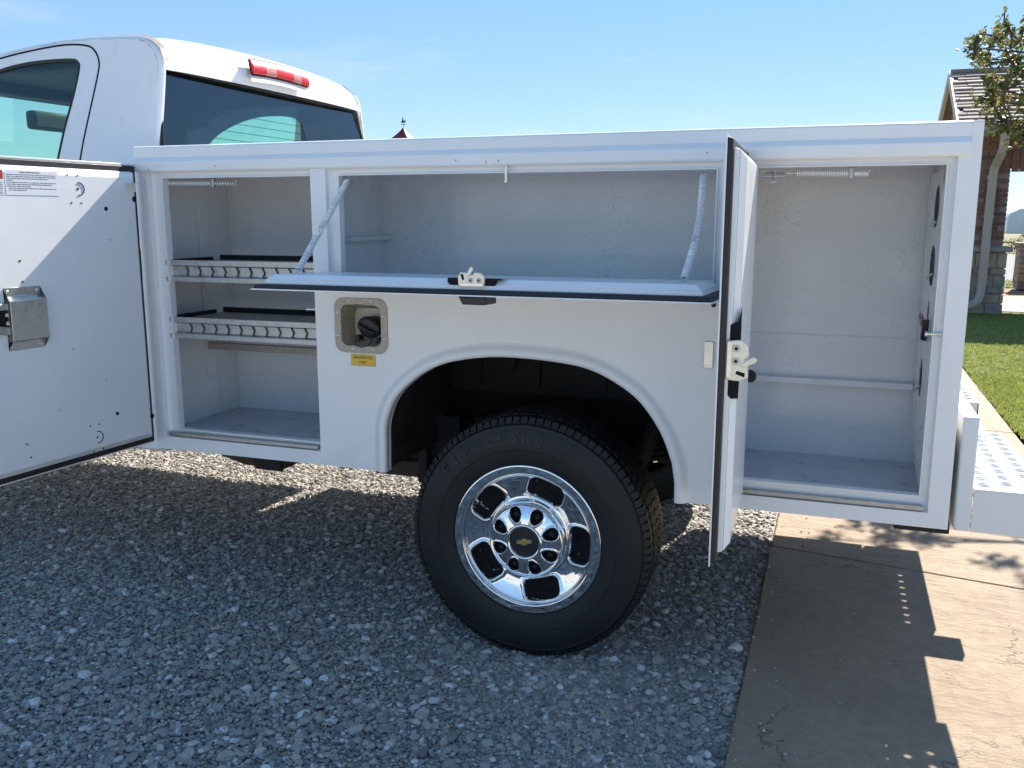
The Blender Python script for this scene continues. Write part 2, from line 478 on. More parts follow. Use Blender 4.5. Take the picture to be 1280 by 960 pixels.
def catmull(P, n=8, closed=False):
    out = []; m = len(P)
    for i in range(m if closed else m-1):
        if closed: p = [P[(i+k-1) % m] for k in range(4)]
        else: p = [P[max(i-1, 0)], P[i], P[i+1], P[min(i+2, m-1)]]
        for k in range(n):
            t = k/n
            out.append(tuple(.5*((2*b)+(-a+c)*t+(2*a-5*b+4*c-d)*t*t+(-a+3*b-3*c+d)*t**3) for a, b, c, d in zip(*p)))
    if not closed: out.append(tuple(P[-1]))
    return out

# ================================================================ SETTING
def ground_sheet(name, x0, x1, y0, y1, z, mat, n=1, kind='structure', amp=0):
    mb = MB()
    mb.grid(lambda a, b: (x0+(x1-x0)*a, y0+(y1-y0)*b, z+(amp*math.sin(a*37+b*11)*math.cos(b*29) if amp else 0)), n, n)
    o = make(name, mb, mat, recalc=False)
    o['kind'] = kind
    return o
ground_sheet('ground', -1500, 1500, -1500, 1500, -.06, 'prairie')
ground_sheet('gravel_yard', -30, -.19, -40, 8, -.016, 'gravelbed', 60, amp=.004)
ground_sheet('bounce_apron', 1.21, 25, -40, 2.4, -.012, 'slab')  # unseen pale apron, added to bounce sunlight onto the shaded truck side
ground_sheet('road', -60, 120, 21, 39, -.045, 'asphalt')

# stamped concrete walk: bed plus slabs
bed = make('sidewalk', MB().box(-.198, 1.20, -7, 12.4, -.10, -.02), 'mortar'); bed['kind'] = 'structure'
js = [-4.6, -1.65, 1.352, 4.35, 7.35, 10.3]
edge = [-7.0]+js+[12.4]
for a, b in zip(edge[:-1], edge[1:]):
    g = .0035; k = -.17
    sk = lambda x, y: y+k*(x+.2) if -7 < y < 12.4 else y
    x0, x1 = -.205, 1.19
    lo = [(x0, sk(x0, a)+g, -.04), (x1, sk(x1, a)+g, -.04), (x1, sk(x1, b)-g, -.04), (x0, sk(x0, b)-g, -.04)]
    make('slab', MB().frustum(lo, [(p[0], p[1], .006) for p in lo]), 'concrete', bed, bevel=.006)
# wavy lawn edge and lawn
def lawn_edge(y): return 1.20+.02*math.sin(y*1.9)+.012*math.sin(y*5.3)
mb = MB()
mb.grid(lambda a, b: ((lambda y: (lawn_edge(y)+(14-lawn_edge(y))*a*a, y, -.010+.02*min(1, a*30)))(2.4+10.5*b)), 30, 60)
o = make('lawn', mb, 'lawnsoil', recalc=False); o['kind'] = 'structure'
ground_sheet('porch_slab', 1.55, 9, 12.9, 15.9, .02, 'slab')
ground_sheet('mulch_strip', 1.55, 12, 15.9, 18.3, -.02, 'mulch')
ground_sheet('verge', -10, 30, 18.3, 21.0, -.03, 'lawnsoil')
ground_sheet('far_verge', -60, 120, 39, 70, -.03, 'lawnsoil')

# ---- scatter with geometry nodes (points carry rotation, scale, tint, which stone)
def scatter(name, srcs, pts, rots, scales, tints, idx, label=None):
    lib = bpy.data.collections.new(name+'_sources')
    for s in srcs: lib.objects.link(s)
    me = bpy.data.meshes.new(name); me.vertices.add(len(pts)); me.vertices.foreach_set('co', pts.astype(np.float32).ravel())
    for nm, ty, arr in (('rot', 'FLOAT_VECTOR', rots), ('scl', 'FLOAT_VECTOR', scales), ('tint', 'FLOAT', tints), ('idx', 'INT', idx)):
        at = me.attributes.new(nm, ty, 'POINT')
        at.data.foreach_set('vector' if ty == 'FLOAT_VECTOR' else 'value', np.ascontiguousarray(arr, dtype=np.int32 if ty == 'INT' else np.float32).ravel())
    o = bpy.data.objects.new(name, me); link(o, None, (0, 0, 0)); o['kind'] = 'stuff'
    g = bpy.data.node_groups.new(name, 'GeometryNodeTree')
    g.interface.new_socket('Geometry', in_out='INPUT', socket_type='NodeSocketGeometry')
    g.interface.new_socket('Geometry', in_out='OUTPUT', socket_type='NodeSocketGeometry')
    gi = g.nodes.new('NodeGroupInput'); go = g.nodes.new('NodeGroupOutput')
    ci = g.nodes.new('GeometryNodeCollectionInfo'); ci.inputs[0].default_value = lib
    ci.inputs['Separate Children'].default_value = True; ci.inputs['Reset Children'].default_value = True
    ip = g.nodes.new('GeometryNodeInstanceOnPoints'); ip.inputs['Pick Instance'].default_value = True
    def attr(nm, ty):
        n = g.nodes.new('GeometryNodeInputNamedAttribute'); n.data_type = ty; n.inputs[0].default_value = nm; return n.outputs[0]
    g.links.new(gi.outputs[0], ip.inputs['Points']); g.links.new(ci.outputs[0], ip.inputs['Instance'])
    g.links.new(attr('idx', 'INT'), ip.inputs['Instance Index'])
    e2r = g.nodes.new('FunctionNodeEulerToRotation')
    g.links.new(attr('rot', 'FLOAT_VECTOR'), e2r.inputs[0]); g.links.new(e2r.outputs[0], ip.inputs['Rotation'])
    g.links.new(attr('scl', 'FLOAT_VECTOR'), ip.inputs['Scale'])
    g.links.new(ip.outputs[0], go.inputs[0])
    md = o.modifiers.new('scatter', 'NODES'); md.node_group = g
    if label: o['label'] = label
    return o
def stone_src(i):
    b = bmesh.new()
    bmesh.ops.create_icosphere(b, subdivisions=2 if i < 6 else 1, radius=1)
    r = np.random.default_rng(100+i)
    dirs = r.normal(size=(9, 3)); dirs /= np.linalg.norm(dirs, axis=1)[:, None]
    cut = r.uniform(.55, .9, 9)
    for v in b.verts:                       # chop by random planes: angular crushed stone
        p = np.array(v.co)
        for d, c in zip(dirs, cut):
            k = p @ d
            if k > c: p = p-d*(k-c)
        v.co = p*(1+r.uniform(-.03, .03))
    me = bpy.data.meshes.new('stone'); b.to_mesh(me); b.free()
    me.materials.append(M['stone'])
    return bpy.data.objects.new('gravel_stone', me)
srcs = [stone_src(i) for i in range(12)]
def gravel_points():
    P = []; S = []; T = []
    def layer(x0, x1, y0, y1, dens, smin, smax, z, p=2.2):
        n = int((x1-x0)*(y1-y0)*dens)
        x = rng.uniform(x0, x1, n); y = rng.uniform(y0, y1, n)
        s = smin+(smax-smin)*rng.random(n)**p
        zz = z+rng.normal(0, .0022, n)+.006*np.sin(x*2.1+y)*np.cos(y*1.7)
        P.append(np.c_[x, y, zz]); S.append(s)
        T.append(np.clip(rng.beta(1.25, 1.7, n), 0, 1))
    # near field
    layer(-4.6, -.21, -1.9, .6, 15000, .0033, .0082, -.009)
    layer(-4.6, -.215, -1.9, .6, 3600, .006, .0125, -.007)
    layer(-4.6, -.22, -1.9, .6, 130, .015, .027, -.005, 3)
    layer(-4.6, -.22, -1.9, .6, 650, .010, .019, -.006)
    layer(-5.2, -.21, .6, 2.6, 7500, .005, .010, -.010)
    layer(-5.2, -.215, .6, 2.6, 1500, .009, .018, -.007)
    layer(-7.5, -.215, 2.6, 6.5, 600, .010, .022, -.008)
    layer(-8, -4.6, -1.9, 2.6, 900, .009, .02, -.008)
    # stray stones on the walk edge
    n = 110
    P.append(np.c_[-.2+rng.random(n)**3*.35, rng.uniform(-1.6, 1.8, n), np.full(n, .010)]); S.append(rng.uniform(.003, .007, n)); T.append(rng.random(n))
    P = np.concatenate(P); S = np.concatenate(S); T = np.concatenate(T)
    n = len(P)
    big = S > .014
    T = np.where(rng.random(n) < .09, np.clip(T+.5, 0, 1), T)
    R = rng.uniform(-PI, PI, (n, 3)); R[:, 0] *= .12; R[:, 1] *= .12
    sc3 = np.c_[S*rng.uniform(.85, 1.35, n), S*rng.uniform(.7, 1.1, n), S*rng.uniform(.45, .75, n)]
    idx = rng.integers(0, 6, n)
    small = S < .009
    idx = np.where(small, rng.integers(6, 12, n), idx)
    return P, R, sc3, T, idx
scatter('gravel', srcs, *gravel_points())

def blade_src(i):
    mb = MB(); r = random.Random(i)
    for k in range(7):
        a = r.uniform(0, 2*PI); h = r.uniform(.6, 1.1); l = r.uniform(.25, .8); wd = .09
        bx, by = r.uniform(-.35, .35), r.uniform(-.35, .35)
        c, s_ = math.cos(a), math.sin(a)
        mb.add([(bx-s_*wd, by+c*wd, 0), (bx+s_*wd, by-c*wd, 0), (bx+c*l*.4+s_*wd*.7, by+s_*l*.4-c*wd*.7, h*.6), (bx+c*l*.4-s_*wd*.7, by+s_*l*.4+c*wd*.7, h*.6), (bx+c*l, by+s_*l, h)], [(0, 1, 2, 3), (3, 2, 4)])
    me = bpy.data.meshes.new('blade'); me.from_pydata(mb.v, [], mb.f); me.materials.append(M['blade'])
    return bpy.data.objects.new('grass_tuft', me)
def grass_points():
    P = []
    for x0, x1, y0, y1, d in ((1.2, 3.2, 1.0, 6.5, 2600), (1.2, 4.2, 6.5, 12.6, 1100), (3.2, 8, 2, 12.6, 140), (2.4, 9, 18.3, 21, 120)):
        n = int((x1-x0)*(y1-y0)*d)
        P.append(np.c_[rng.uniform(x0, x1, n), rng.uniform(y0, y1, n)])
    P = np.concatenate(P)
    ed = 1.20+.02*np.sin(P[:, 1]*1.9)+.012*np.sin(P[:, 1]*5.3)
    P = P[P[:, 0] > ed-.012]
    n = len(P)
    s = rng.uniform(.022, .042, n)
    T = np.clip(.35+.25*np.sin(P[:, 0]*2.3+1)*np.sin(P[:, 1]*1.1)+rng.normal(0, .22, n), 0, 1)
    return np.c_[P, np.full(n, .0)], np.c_[np.zeros(n), np.zeros(n), rng.uniform(0, 6.28, n)], np.c_[s, s, s], T, rng.integers(0, 4, n)
scatter('grass', [blade_src(i) for i in range(4)], *grass_points())

# ================================================================ TRUCK
T = empty('utility_truck', (-1.02, 1.035, 0), 'white utility pickup truck with service body, its side compartment doors standing open', 'truck')
YC = 1.035; YW = 2.07
# ---- side body panel
arch = catmull([(-1.398, .70), (-1.392, .775), (-1.352, .862), (-1.27, .935), (-1.19, .977), (-1.10, 1.0), (-1.0, 1.012), (-.897, 1.012), (-.79, 1.005), (-.70, .990), (-.62, .956), (-.54, .900), (-.475, .812), (-.437, .72)], 5)
arch = [(-1.40, .5971)]+arch+[(-.427, .66), (-.426, .5971)]
outer = [(-2.37, .597)]+arch+[(.328, .597), (.328, 1.640), (-2.37, 1.640)]
outer = [(-2.37, .597)]+arch+[(.328, .597), (.328, 1.686), (.302, 1.686), (.302, 1.637), (-2.37, 1.637)]
c1 = (-2.315, -1.656, .646, 1.602); c2 = (-1.599, -.322, 1.222, 1.602); c3 = (-.277, .274, .640, 1.602)
R4 = lambda c: [(c[0], c[2]), (c[1], c[2]), (c[1], c[3]), (c[0], c[3])]
fuel = rrect(-1.562, -1.402, 1.018, 1.166, .028)
side = plate('body_side_panel', outer, [R4(c1), R4(c2), R4(c3), fuel[::-1]], XZ, .0, .020, 'body', T, bevel=.003)
# wheel arch flare: a raised rounded lip swept along the arch
def flare():
    P = [Vector((x, 0, z)) for x, z in arch]
    n = len(P); cx = Vector((-.91, 0, .62)); mb = MB(); prof = [(.000, .030), (.000, -.008), (.002, -.012), (.007, -.0152), (.014, -.0165), (.022, -.0165), (.030, -.0145), (.037, -.0105), (.042, -.0060), (.047, -.0025), (.053, -.0008), (.062, .0008)]
    vs = []; m = len(prof)
    for i in range(n):
        t = (P[min(i+1, n-1)]-P[max(i-1, 0)]).normalized()
        o = Vector((-t.z, 0, t.x))
        if i < 2: o = Vector((-1, 0, 0))
        if i > n-3: o = Vector((1, 0, 0))
        for d, y in prof: vs.append(P[i]+o*d*.80+Vector((0, y, 0)))
    mb.add(vs, [(i*m+j, (i+1)*m+j, (i+1)*m+j+1, i*m+j+1) for i in range(n-1) for j in range(m-1)])
    return mb
make('wheel_arch_flare', flare(), 'body', T, smooth=50, recalc=False)
# top rail with its chamfer
def rail():
    prof = [(.514, 1.690), (.012, 1.692), (.003, 1.6885), (0, 1.684), (0, 1.6520), (-.0115, 1.6370), (-.012, 1.628), (-.010, 1.6075), (-.008, 1.6035), (.012, 1.6035), (.012, 1.675), (.514, 1.675)]
    xs = [-2.372, .303]
    mb = MB(); n = len(prof)
    mb.add([(x, y, z) for x in xs for y, z in prof], [(i, (i+1) % n, n+(i+1) % n, n+i) for i in range(n)]+[tuple(range(n)), tuple(range(n, 2*n))[::-1]])
    mb.box(.303, .328, -.0005, .514, 1.6865, 1.6915)
    return mb
make('top_rail', rail(), 'body', T, smooth=20)
# ---- compartment insides, one box shell each
def shell(name, x0, x1, z0, z1, y0, y1, t=.004):
    mb = MB()
    mb.box(x0-t, x1+t, y1, y1+t, z0-t, z1+t)
    mb.box(x0-t, x0, y0, y1, z0-t, z1+t); mb.box(x1, x1+t, y0, y1, z0-t, z1+t)
    mb.box(x0, x1, y0, y1, z0-t, z0); mb.box(x0, x1, y0, y1, z1, z1+t)
    return make(name, mb, 'inner', T, smooth=0)
shell('front_compartment_lining', -2.352, -1.660, .612, 1.650, .0215, .50)
shell('middle_compartment_lining', -1.650, -.330, 1.190, 1.650, .0215, .50)
shell('rear_compartment_lining', -.300, .268, .612, 1.650, .0215, .50)
# door frames: inset flange behind each opening with a thin raised lip
def frame(name, c, i):
    x0, x1, z0, z1 = c; a, b, d, e = i
    mb = MB()
    # stepped flange ring
    def ring(o, y0, n, y1):
        q = lambda r, y: [(r[0], y, r[2]), (r[1], y, r[2]), (r[1], y, r[3]), (r[0], y, r[3])]
        mb.add(q(o, y0)+q(n, y1), [(k, (k+1) % 4, 4+(k+1) % 4, 4+k) for k in range(4)])
    ins = lambda r, s_: (r[0]+s_, r[1]-s_, r[2]+s_, r[3]-s_)
    seq = [(c, .0), (ins(c, .001), .017), (c if 0 else (x0+.001+(a-x0)*.25, x1-.001-(x1-b)*.25, z0+.001+(d-z0)*.25, z1-.001-(z1-e)*.25), .021),
           ((a-.003, b+.003, d-.003, e+.003), .023), ((a-.003, b+.003, d-.003, e+.003), .010), (i, .010), (i, .040), ((a-.02, b+.02, d-.02, e+.02), .0402)]
    for (r0, y0), (r1, y1) in zip(seq[:-1], seq[1:]): ring(r0, y0, r1, y1)
    return make(name, mb, 'body', T, smooth=0, recalc=False)
for a, b in ((-2.351, -1.661), (-.299, .267)): make('compartment_floor', MB().box(a, b, .041, .4995, .635, .655), 'floor', T)
frame('door_frame', c1, (-2.262, -1.6575, .676, 1.580))
frame('door_frame', c2, (-1.556, -.34, 1.236, 1.580))
frame('door_frame', c3, (-.229, .250, .684, 1.582))
# grimy sill weather strips along bottom ledges
for c in (c1, c3):
    make('sill_strip', MB().box(c[0]+.012, c[1]-.012, -.001, .016, c[2]+.004, c[2]+.018), 'galv', T, bevel=.002)

# body outer box (inboard wall, ends, floor, far side pack, bed)
mb = MB()
mb.box(-2.37, .322, .51, .514, 1.0, 1.674)
mb.box(-2.370, -2.366, .021, .508, .597, 1.60); mb.box(.322, .3275, .021, .508, .597, 1.674)
mb.box(-2.365, -1.44, .021, .508, .5975, .603); mb.box(-.396, .321, .021, .508, .5975, .603)
mb.box(-2.365, -1.44, .506, .509, .604, 1.0); mb.box(-.396, .321, .506, .509, .604, 1.0)
make('pack_shell', mb, 'body', T, smooth=0)
mb = MB()
far0 = YW-.40
far1 = 2.115
mb.box(-2.37, .328, far0, far1-.001, 1.05, 1.69)
mb.box(-2.37, -1.41, far0, far1, .515, 1.0495); mb.box(-.42, .328, far0, far1, .515, 1.0495)
make('far_side_pack', mb, 'body', T, bevel=.006)
make('bed_floor', MB().box(-2.37, .32, .515, far0-.001, .99, 1.03), 'galv', T)
make('bed_front_wall', MB().box(-2.37, -2.345, .515, far0-.001, 1.031, 1.66), 'body', T)
make('rear_light_block', MB().box(.255, .3215, .515, far0-.001, .60, .988), 'under', T, bevel=.004)  # unseen box added to stop sun leaking through under the bed
make('under_bed_light_block', MB().box(-.36, .250, .515, far0-.001, .80, .83), 'under', T)  # unseen sheet added so the truck's ground shadow stays solid
make('cab_far_rocker', MB().box(-4.3, -2.50, 1.80, 2.06, .50, .618), 'paint', T, bevel=.01)
make('tailgate', MB().box(.285, .318, .515, far0-.001, 1.031, 1.55), 'body', T, bevel=.004)

# seams and ledge in the rear compartment back wall
mb = MB()
mb.box(-.299, .249, .462, .4995, .901, .920); mb.box(-.299, .257, .4975, .4997, 1.061, 1.0645)
make('wall_ledge', mb, 'inner', T, bevel=.001)
# tail light panel with cutouts on the right of the rear compartment
YZ = lambda u, v, t: (t, u, v)
def ell(cy, cz, a, b, n=28): return [(cy+a*math.cos(2*PI*k/n), cz+b*math.sin(2*PI*k/n)) for k in range(n)]
holes = [ell(.205, 1.476, .078, .060), ell(.200, 1.311, .084, .058), ell(.200, 1.170, .030, .043), ell(.270, .975, .050, .058),
         ell(.318, 1.43, .006, .008, 10), ell(.30, 1.20, .005, .006, 10), ell(.30, 1.40, .005, .01, 10), ell(.10, 1.20, .006, .006, 10), ell(.09, 1.415, .006, .006, 10), ell(.31, 1.02, .012, .022, 12),
         rrect(.045, .062, 1.07, 1.33, .007, 3), ell(.13, 1.08, .012, .018, 12)]
outl = [(.024, .70), (.16, .70), (.494, .86), (.494, 1.575), (.085, 1.575), (.085, 1.535), (.060, 1.535), (.060, 1.490), (.024, 1.490)]
lp = plate('tail_light_panel', [(y*(1.0 if y < .3 else .99), z) for y, z in outl], [h[::-1] for h in holes], YZ, .2505, .2521, 'inner', T)
for y, z in ((.175, 1.435), (.165, 1.29), (.24, .955)):
    make('clip', MB().cyl((.2500, y, z), (.235, y+.004, z-.014), .004, .003, 8), 'galv', lp)
mb = MB()
for k, (ph, rr) in enumerate(((0, .020), (1.2, .026), (2.5, .016))):
    mb.tube([(.238-.008*math.sin(j*.9+ph), .205+rr*math.cos(j*.8+ph), 1.15+rr*1.1*math.sin(j*.8+ph)) for j in range(9)], .0016, 6)
make('wire_loop', mb, 'galv', lp)
mb = MB(); mb.tube([(.236, .19+.02*math.cos(j*.7), 1.14+.03*math.sin(j*.7)) for j in range(7)], .002, 6)
make('wire_loop', mb, 'wirered', lp)
mb = MB(); mb.tube([(.247, .175+.02*math.cos(j*.6), 1.10+.02*j*.5) for j in range(7)], .012, 8)
make('wiring_plug', mb, 'rubber', lp)
# door striker pins
def striker(p, d, r, l):
    mb = MB(); a = Vector(p); b = a+Vector(d)*l
    mb.cyl(a, b, r, seg=12); mb.cyl(b, b+Vector(d)*.005, r*1.5, seg=12)
    return make('striker_pin', mb, 'zinc', T)
striker((.276, .012, 1.137), (-1, 0, 0), .0048, .040)
striker((-.971, .006, 1.601), (0, 0, -1), .0055, .045)
striker((-1.656, .012, 1.138), (-1, 0, 0), .004, .034)
# bolt holes / mounting rail on the front compartment left wall
mb = MB(); mb.box(-2.3515, -2.344, .300, .356, .66, 1.60)
make('shelf_rail', mb, 'inner', T, bevel=.002)
for y, x in ((.085, -2.3515), (.31, -2.3435)):
    for z in (1.435, 1.335, 1.18, 1.105):
        mb = MB(); mb.cyl((x, y, z), (x+.004, y, z), .013, seg=14); mb.cyl((x+.004, y, z), (x+.011, y, z), .007, seg=6)
        make('shelf_bolt', mb, 'inner', T)
# shelves: galvanised tray fronts with a row of slots and divider clips
def shelf(z):
    sh = MB()
    prof = [(.350, 0.000), (.034, 0.000), (.030, .006), (.030, .012), (.022, .012), (.022, -.006), (.036, -.012), (.036, -.042), (.022, -.048), (.022, -.064), (.030, -.064), (.030, -.052), (.040, -.046), (.350, -.020)]
    n = len(prof); x0, x1 = -2.285, -1.6615
    sh.add([(x, y, z+q) for x in (x0, x1) for y, q in prof], [(i, (i+1) % n, n+(i+1) % n, n+i) for i in range(n)]+[tuple(range(n)), tuple(range(n, 2*n))[::-1]])
    s = make('shelf', sh, 'galv', T, smooth=0)
    mb = MB()
    mb.box(x0, x1, .335, .347, z-.012, z+.018); mb.box(x0+.03, x1, .325, .3345, z-.012, z+.006)
    make('back_lip', mb, 'under', s)
    for k in range(10):
        x = -2.205+k*.0535
        mb = MB()
        t = .0013; y = .0215
        mb.add([(x-t, y, z-.004), (x+t, y, z-.004), (x+.014+t, y+.012, z-.027), (x+.014-t, y+.012, z-.027)], [(0, 1, 2, 3)])
        mb.add([(x+.014-t, y+.012, z-.027), (x+.014+t, y+.012, z-.027), (x+.004+t, y+.0135, z-.050), (x+.004-t, y+.0135, z-.050)], [(0, 1, 2, 3)])
        mb2 = MB()
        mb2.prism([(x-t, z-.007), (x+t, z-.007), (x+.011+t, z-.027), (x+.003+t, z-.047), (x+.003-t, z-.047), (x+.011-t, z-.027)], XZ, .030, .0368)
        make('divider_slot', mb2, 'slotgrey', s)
    mb = MB(); mb.box(x0-.022, x0-.002, .024, .30, z-.070, z+.012); 
    make('end_bracket', mb, 'under', s, bevel=.002)
    return s
shelf(1.283); shelf(1.078)
make('wall_ledge', MB().box(-2.343, -1.662, .302, .334, .930, .955), 'tanmet', T)
make('shelf_support', MB().box(-1.6495, -1.615, .195, .497, 1.362, 1.378), 'inner', T, bevel=.002)
# ghost outlines where round plugs were painted over
for (x, y, z, ax) in ((-1.6498, .368, 1.576, 'x'), (-1.606, .4998, 1.556, 'y')):
    mb = MB(); mb.lathe([(0, 0), (.038, 0), (.040, .0004)] if ax == 'x' else [(0, 0), (.026, 0), (.027, .0004)], (x, y-(.0008 if ax == 'y' else 0), z), 24, ax)
    make('plug', mb, 'pan', T)

# ---- compartment doors. local frame: u along width from hinge, h up, t towards inside
def door_frame_fn(hx, hy, ang, z0):
    """door swung out; direction of width = mostly -Y, inside face towards +X"""
    d = Vector((math.sin(ang), -math.cos(ang), 0)); nrm = Vector((math.cos(ang), math.sin(ang), 0))
    o = Vector((hx, hy, z0))
    return lambda u, h, t: tuple(o+d*u+nrm*t+Vector((0, 0, h)))
def door(name, fn, w, h, cut=None, label=None):
    mb = MB()
    fr = lambda i, t: [fn(i, i, t), fn(w-i, i, t), fn(w-i, h-i, t), fn(i, h-i, t)]
    mb.frustum(fr(0, 0), fr(0, .004))
    d = make(name, mb, 'body', T, bevel=.001)
    if label: d['label'] = label
    mb = MB(); mb.frustum(fr(.005, .0042), fr(.009, .0165)); make('door_seal', mb, 'rubber', d, bevel=.002)
    mb = MB(); mb.frustum(fr(.027, .0168), fr(.031, .030)); mb.frustum(fr(.031, .0302), fr(.050, .0460))
    make('inner_liner', mb, 'pan', d, bevel=.0025)
    return d
FD = door_frame_fn(-2.366, -.012, -.085, .622)
fd = door('front_compartment_door', FD, .700, 1.008, label='wide open door with printed label and steel latch cover')
RD = door_frame_fn(-.268, -.012, .027, .612)
rd = door('rear_compartment_door', RD, .520, 1.018, label='open door seen nearly edge on, with exposed latch')
def lidfn(u, h, t):    # u along +X, h outwards from hinge, t up (inside)
    a = .032
    return (-1.632+u, .004-h*math.cos(a)-t*math.sin(a)*0, 1.2235+h*math.sin(a)+t)
lid = door('fold_down_door', lidfn, 1.345, .392, label='drop down door held level by two support springs')
def disc(fn, u, h, t, r, mat, parent, name, n=16):
    mb = MB()
    mb.add([fn(u+r*math.cos(2*PI*k/n), h+r*math.sin(2*PI*k/n), t) for k in range(n)]+[fn(u+r*math.cos(2*PI*k/n), h+r*math.sin(2*PI*k/n), t-.0006) for k in range(n)],
           [tuple(range(n)), tuple(range(n, 2*n))[::-1]]+[(k, (k+1) % n, n+(k+1) % n, n+k) for k in range(n)])
    return make(name, mb, mat, parent, smooth=0)
DH = lambda y: (-.012-y)/math.cos(.085)          # width coordinate on the front door from world y
tt = .0468
for y, z, r in ((-.184, 1.474, .0075), (-.060, 1.508, .010), (-.205, .773, .0068), (-.052, .733, .0095), (-.522, 1.315, .0035), (-.520, 1.251, .0035), (-.29, 1.537, .0042), (-.295, .708, .0035),
                (-.325, 1.581, .003), (-.287, 1.580, .003), (-.318, 1.492, .003), (-.28, 1.492, .003), (-.320, .752, .003), (-.285, .752, .003), (-.315, .662, .003), (-.275, .664, .003), (-.55, .70, .003), (-.56, .745, .003), (-.175, 1.37, .002), (-.60, 1.12, .002), (-.43, .83, .002), (-.24, .90, .002), (-.36, 1.02, .002)):
    disc(FD, DH(y), z-.622, tt, r, 'hole', fd, 'drilled_hole', 14)
for zc, yc in ((1.537, -.285), (.708, -.292)):
    mb = MB()
    mb.tube([FD(DH(yc)-.020*math.cos(a), zc-.622+.020*math.sin(a), tt-.0004) for a in np.linspace(-1.75, 1.75, 15)], .0016, 6)
    make('knockout_ring', mb, 'hole', fd)
# warning label with lines of print (too small to read in the photograph) on the front door
def label_board(y0, y1, z0, z1, mat, t=tt):
    mb = MB(); u0, u1 = DH(y0), DH(y1); q = [FD(u0, z0-.622, t), FD(u1, z0-.622, t), FD(u1, z1-.622, t), FD(u0, z1-.622, t)]
    q2 = [FD(u0, z0-.622, t-.0005), FD(u1, z0-.622, t-.0005), FD(u1, z1-.622, t-.0005), FD(u0, z1-.622, t-.0005)]
    mb.frustum(q2, q); return mb
lb = make('warning_label', label_board(-.545, -.362, 1.513, 1.588, 'label'), 'label', fd, smooth=0)
lb2 = make('warning_label', label_board(-.640, -.550, 1.513, 1.588, 'label'), 'label', fd, smooth=0)
make('red_band', label_board(-.640, -.552, 1.560, 1.585, 'redlabel', tt+.0005), 'redlabel', lb2, smooth=0)
mb = MB(); r = random.Random(2)
def dash_line(y0, y1, z, h=.0014):
    y = y0
    while y < y1:
        l = min(r.uniform(.004, .016), y1-y)
        a, b = DH(y), DH(y+l)
        mb.frustum([FD(a, z-.622, tt+.0002), FD(b, z-.622, tt+.0002), FD(b, z+h-.622, tt+.0002), FD(a, z+h-.622, tt+.0002)], [FD(a, z-.622, tt+.0004), FD(b, z-.622, tt+.0004), FD(b, z+h-.622, tt+.0004), FD(a, z+h-.622, tt+.0004)])
        y += l+r.uniform(.001, .003)
dash_line(-.495, -.425, 1.5805, .002)
for k, (a, b) in enumerate(((-.54, -.37), (-.54, -.37), (-.54, -.40), (-.54, -.52), (-.54, -.37), (-.54, -.385), (-.54, -.46), (-.535, -.37), (-.535, -.475))):
    dash_line(a, b, 1.5735-k*.0058)
make('print', mb, 'print', lb, smooth=0)
mb = MB()
for k in range(6): dash_line(-.635, -.555, 1.548-k*.006)
make('print', mb, 'print', lb2, smooth=0)
# steel latch cover on the front door
def latch_cover():
    u0, u1 = DH(-.462), DH(-.588); zb, zt = 1.043-.622, 1.236-.622
    lo, hi = min(u0, u1), max(u0, u1)
    mb = MB()
    P = [(zt, .0475), (zt-.026, .0475), (zt-.040, .072), (zb+.032, .072), (zb+.026, .0475), (zb, .0475)]
    n = len(P); vs = []
    for u in (lo, hi):
        for z, t in P: vs.append(FD(u, z, t))
        for z, t in P[::-1]: vs.append(FD(u, z, t-.0022))
    m = 2*n
    mb.add(vs, [(i, (i+1) % m, m+(i+1) % m, m+i) for i in range(m)]+[tuple(range(m)), tuple(range(m, 2*m))[::-1]])
    c = make('latch_cover', mb, 'stain', fd, bevel=.0015)
    for u in (lo+.012, hi-.012):
        for z in (zt-.012, zb+.012):
            mb = MB(); mb.lathe([(0, .003), (.003, .0028), (.0052, .0005), (.0052, 0)], (0, 0, 0), 12, 'x')
            o = Vector(FD(u, z, .0476)); mb.v = [tuple(Vector(p)+o) for p in mb.v]
            make('rivet', mb, 'bolt', c)
    mb = MB()
    q = lambda t: [FD(hi-.002, zb+.050, t), FD(hi+.060, zb+.060, t), FD(hi+.060, zt-.045, t), FD(hi-.002, zt-.045, t)]
    mb.frustum(q(.047), q(.062)); mm = make('latch_body', mb, 'galv', fd, bevel=.003)
    mb = MB(); q = lambda t: [FD(hi+.004, zb+.075, t), FD(hi+.050, zb+.085, t), FD(hi+.050, zt-.065, t), FD(hi+.004, zt-.065, t)]
    mb.frustum(q(.0622), q(.0645)); make('latch_opening', mb, 'hole', mm)
    for k in range(2): disc(FD, hi+.010, zb+.088+.025*k, .0665, .006, 'bolt', mm, 'rivet')
latch_cover()
# bracket for the door spring on the front door
mb = MB()
def bx(fn, u0, u1, h0, h1, t0, t1, mb):
    q = lambda t: [fn(u0, h0, t), fn(u1, h0, t), fn(u1, h1, t), fn(u0, h1, t)]
    return mb.frustum(q(t0), q(t1))
bx(FD, DH(-.052), DH(-.098), 1.533-.622, 1.562-.622, .0462, .0482, mb); bx(FD, DH(-.052), DH(-.098), 1.560-.622, 1.5625-.622, .0484, .078, mb)
bk = make('spring_bracket', mb, 'inner', fd)

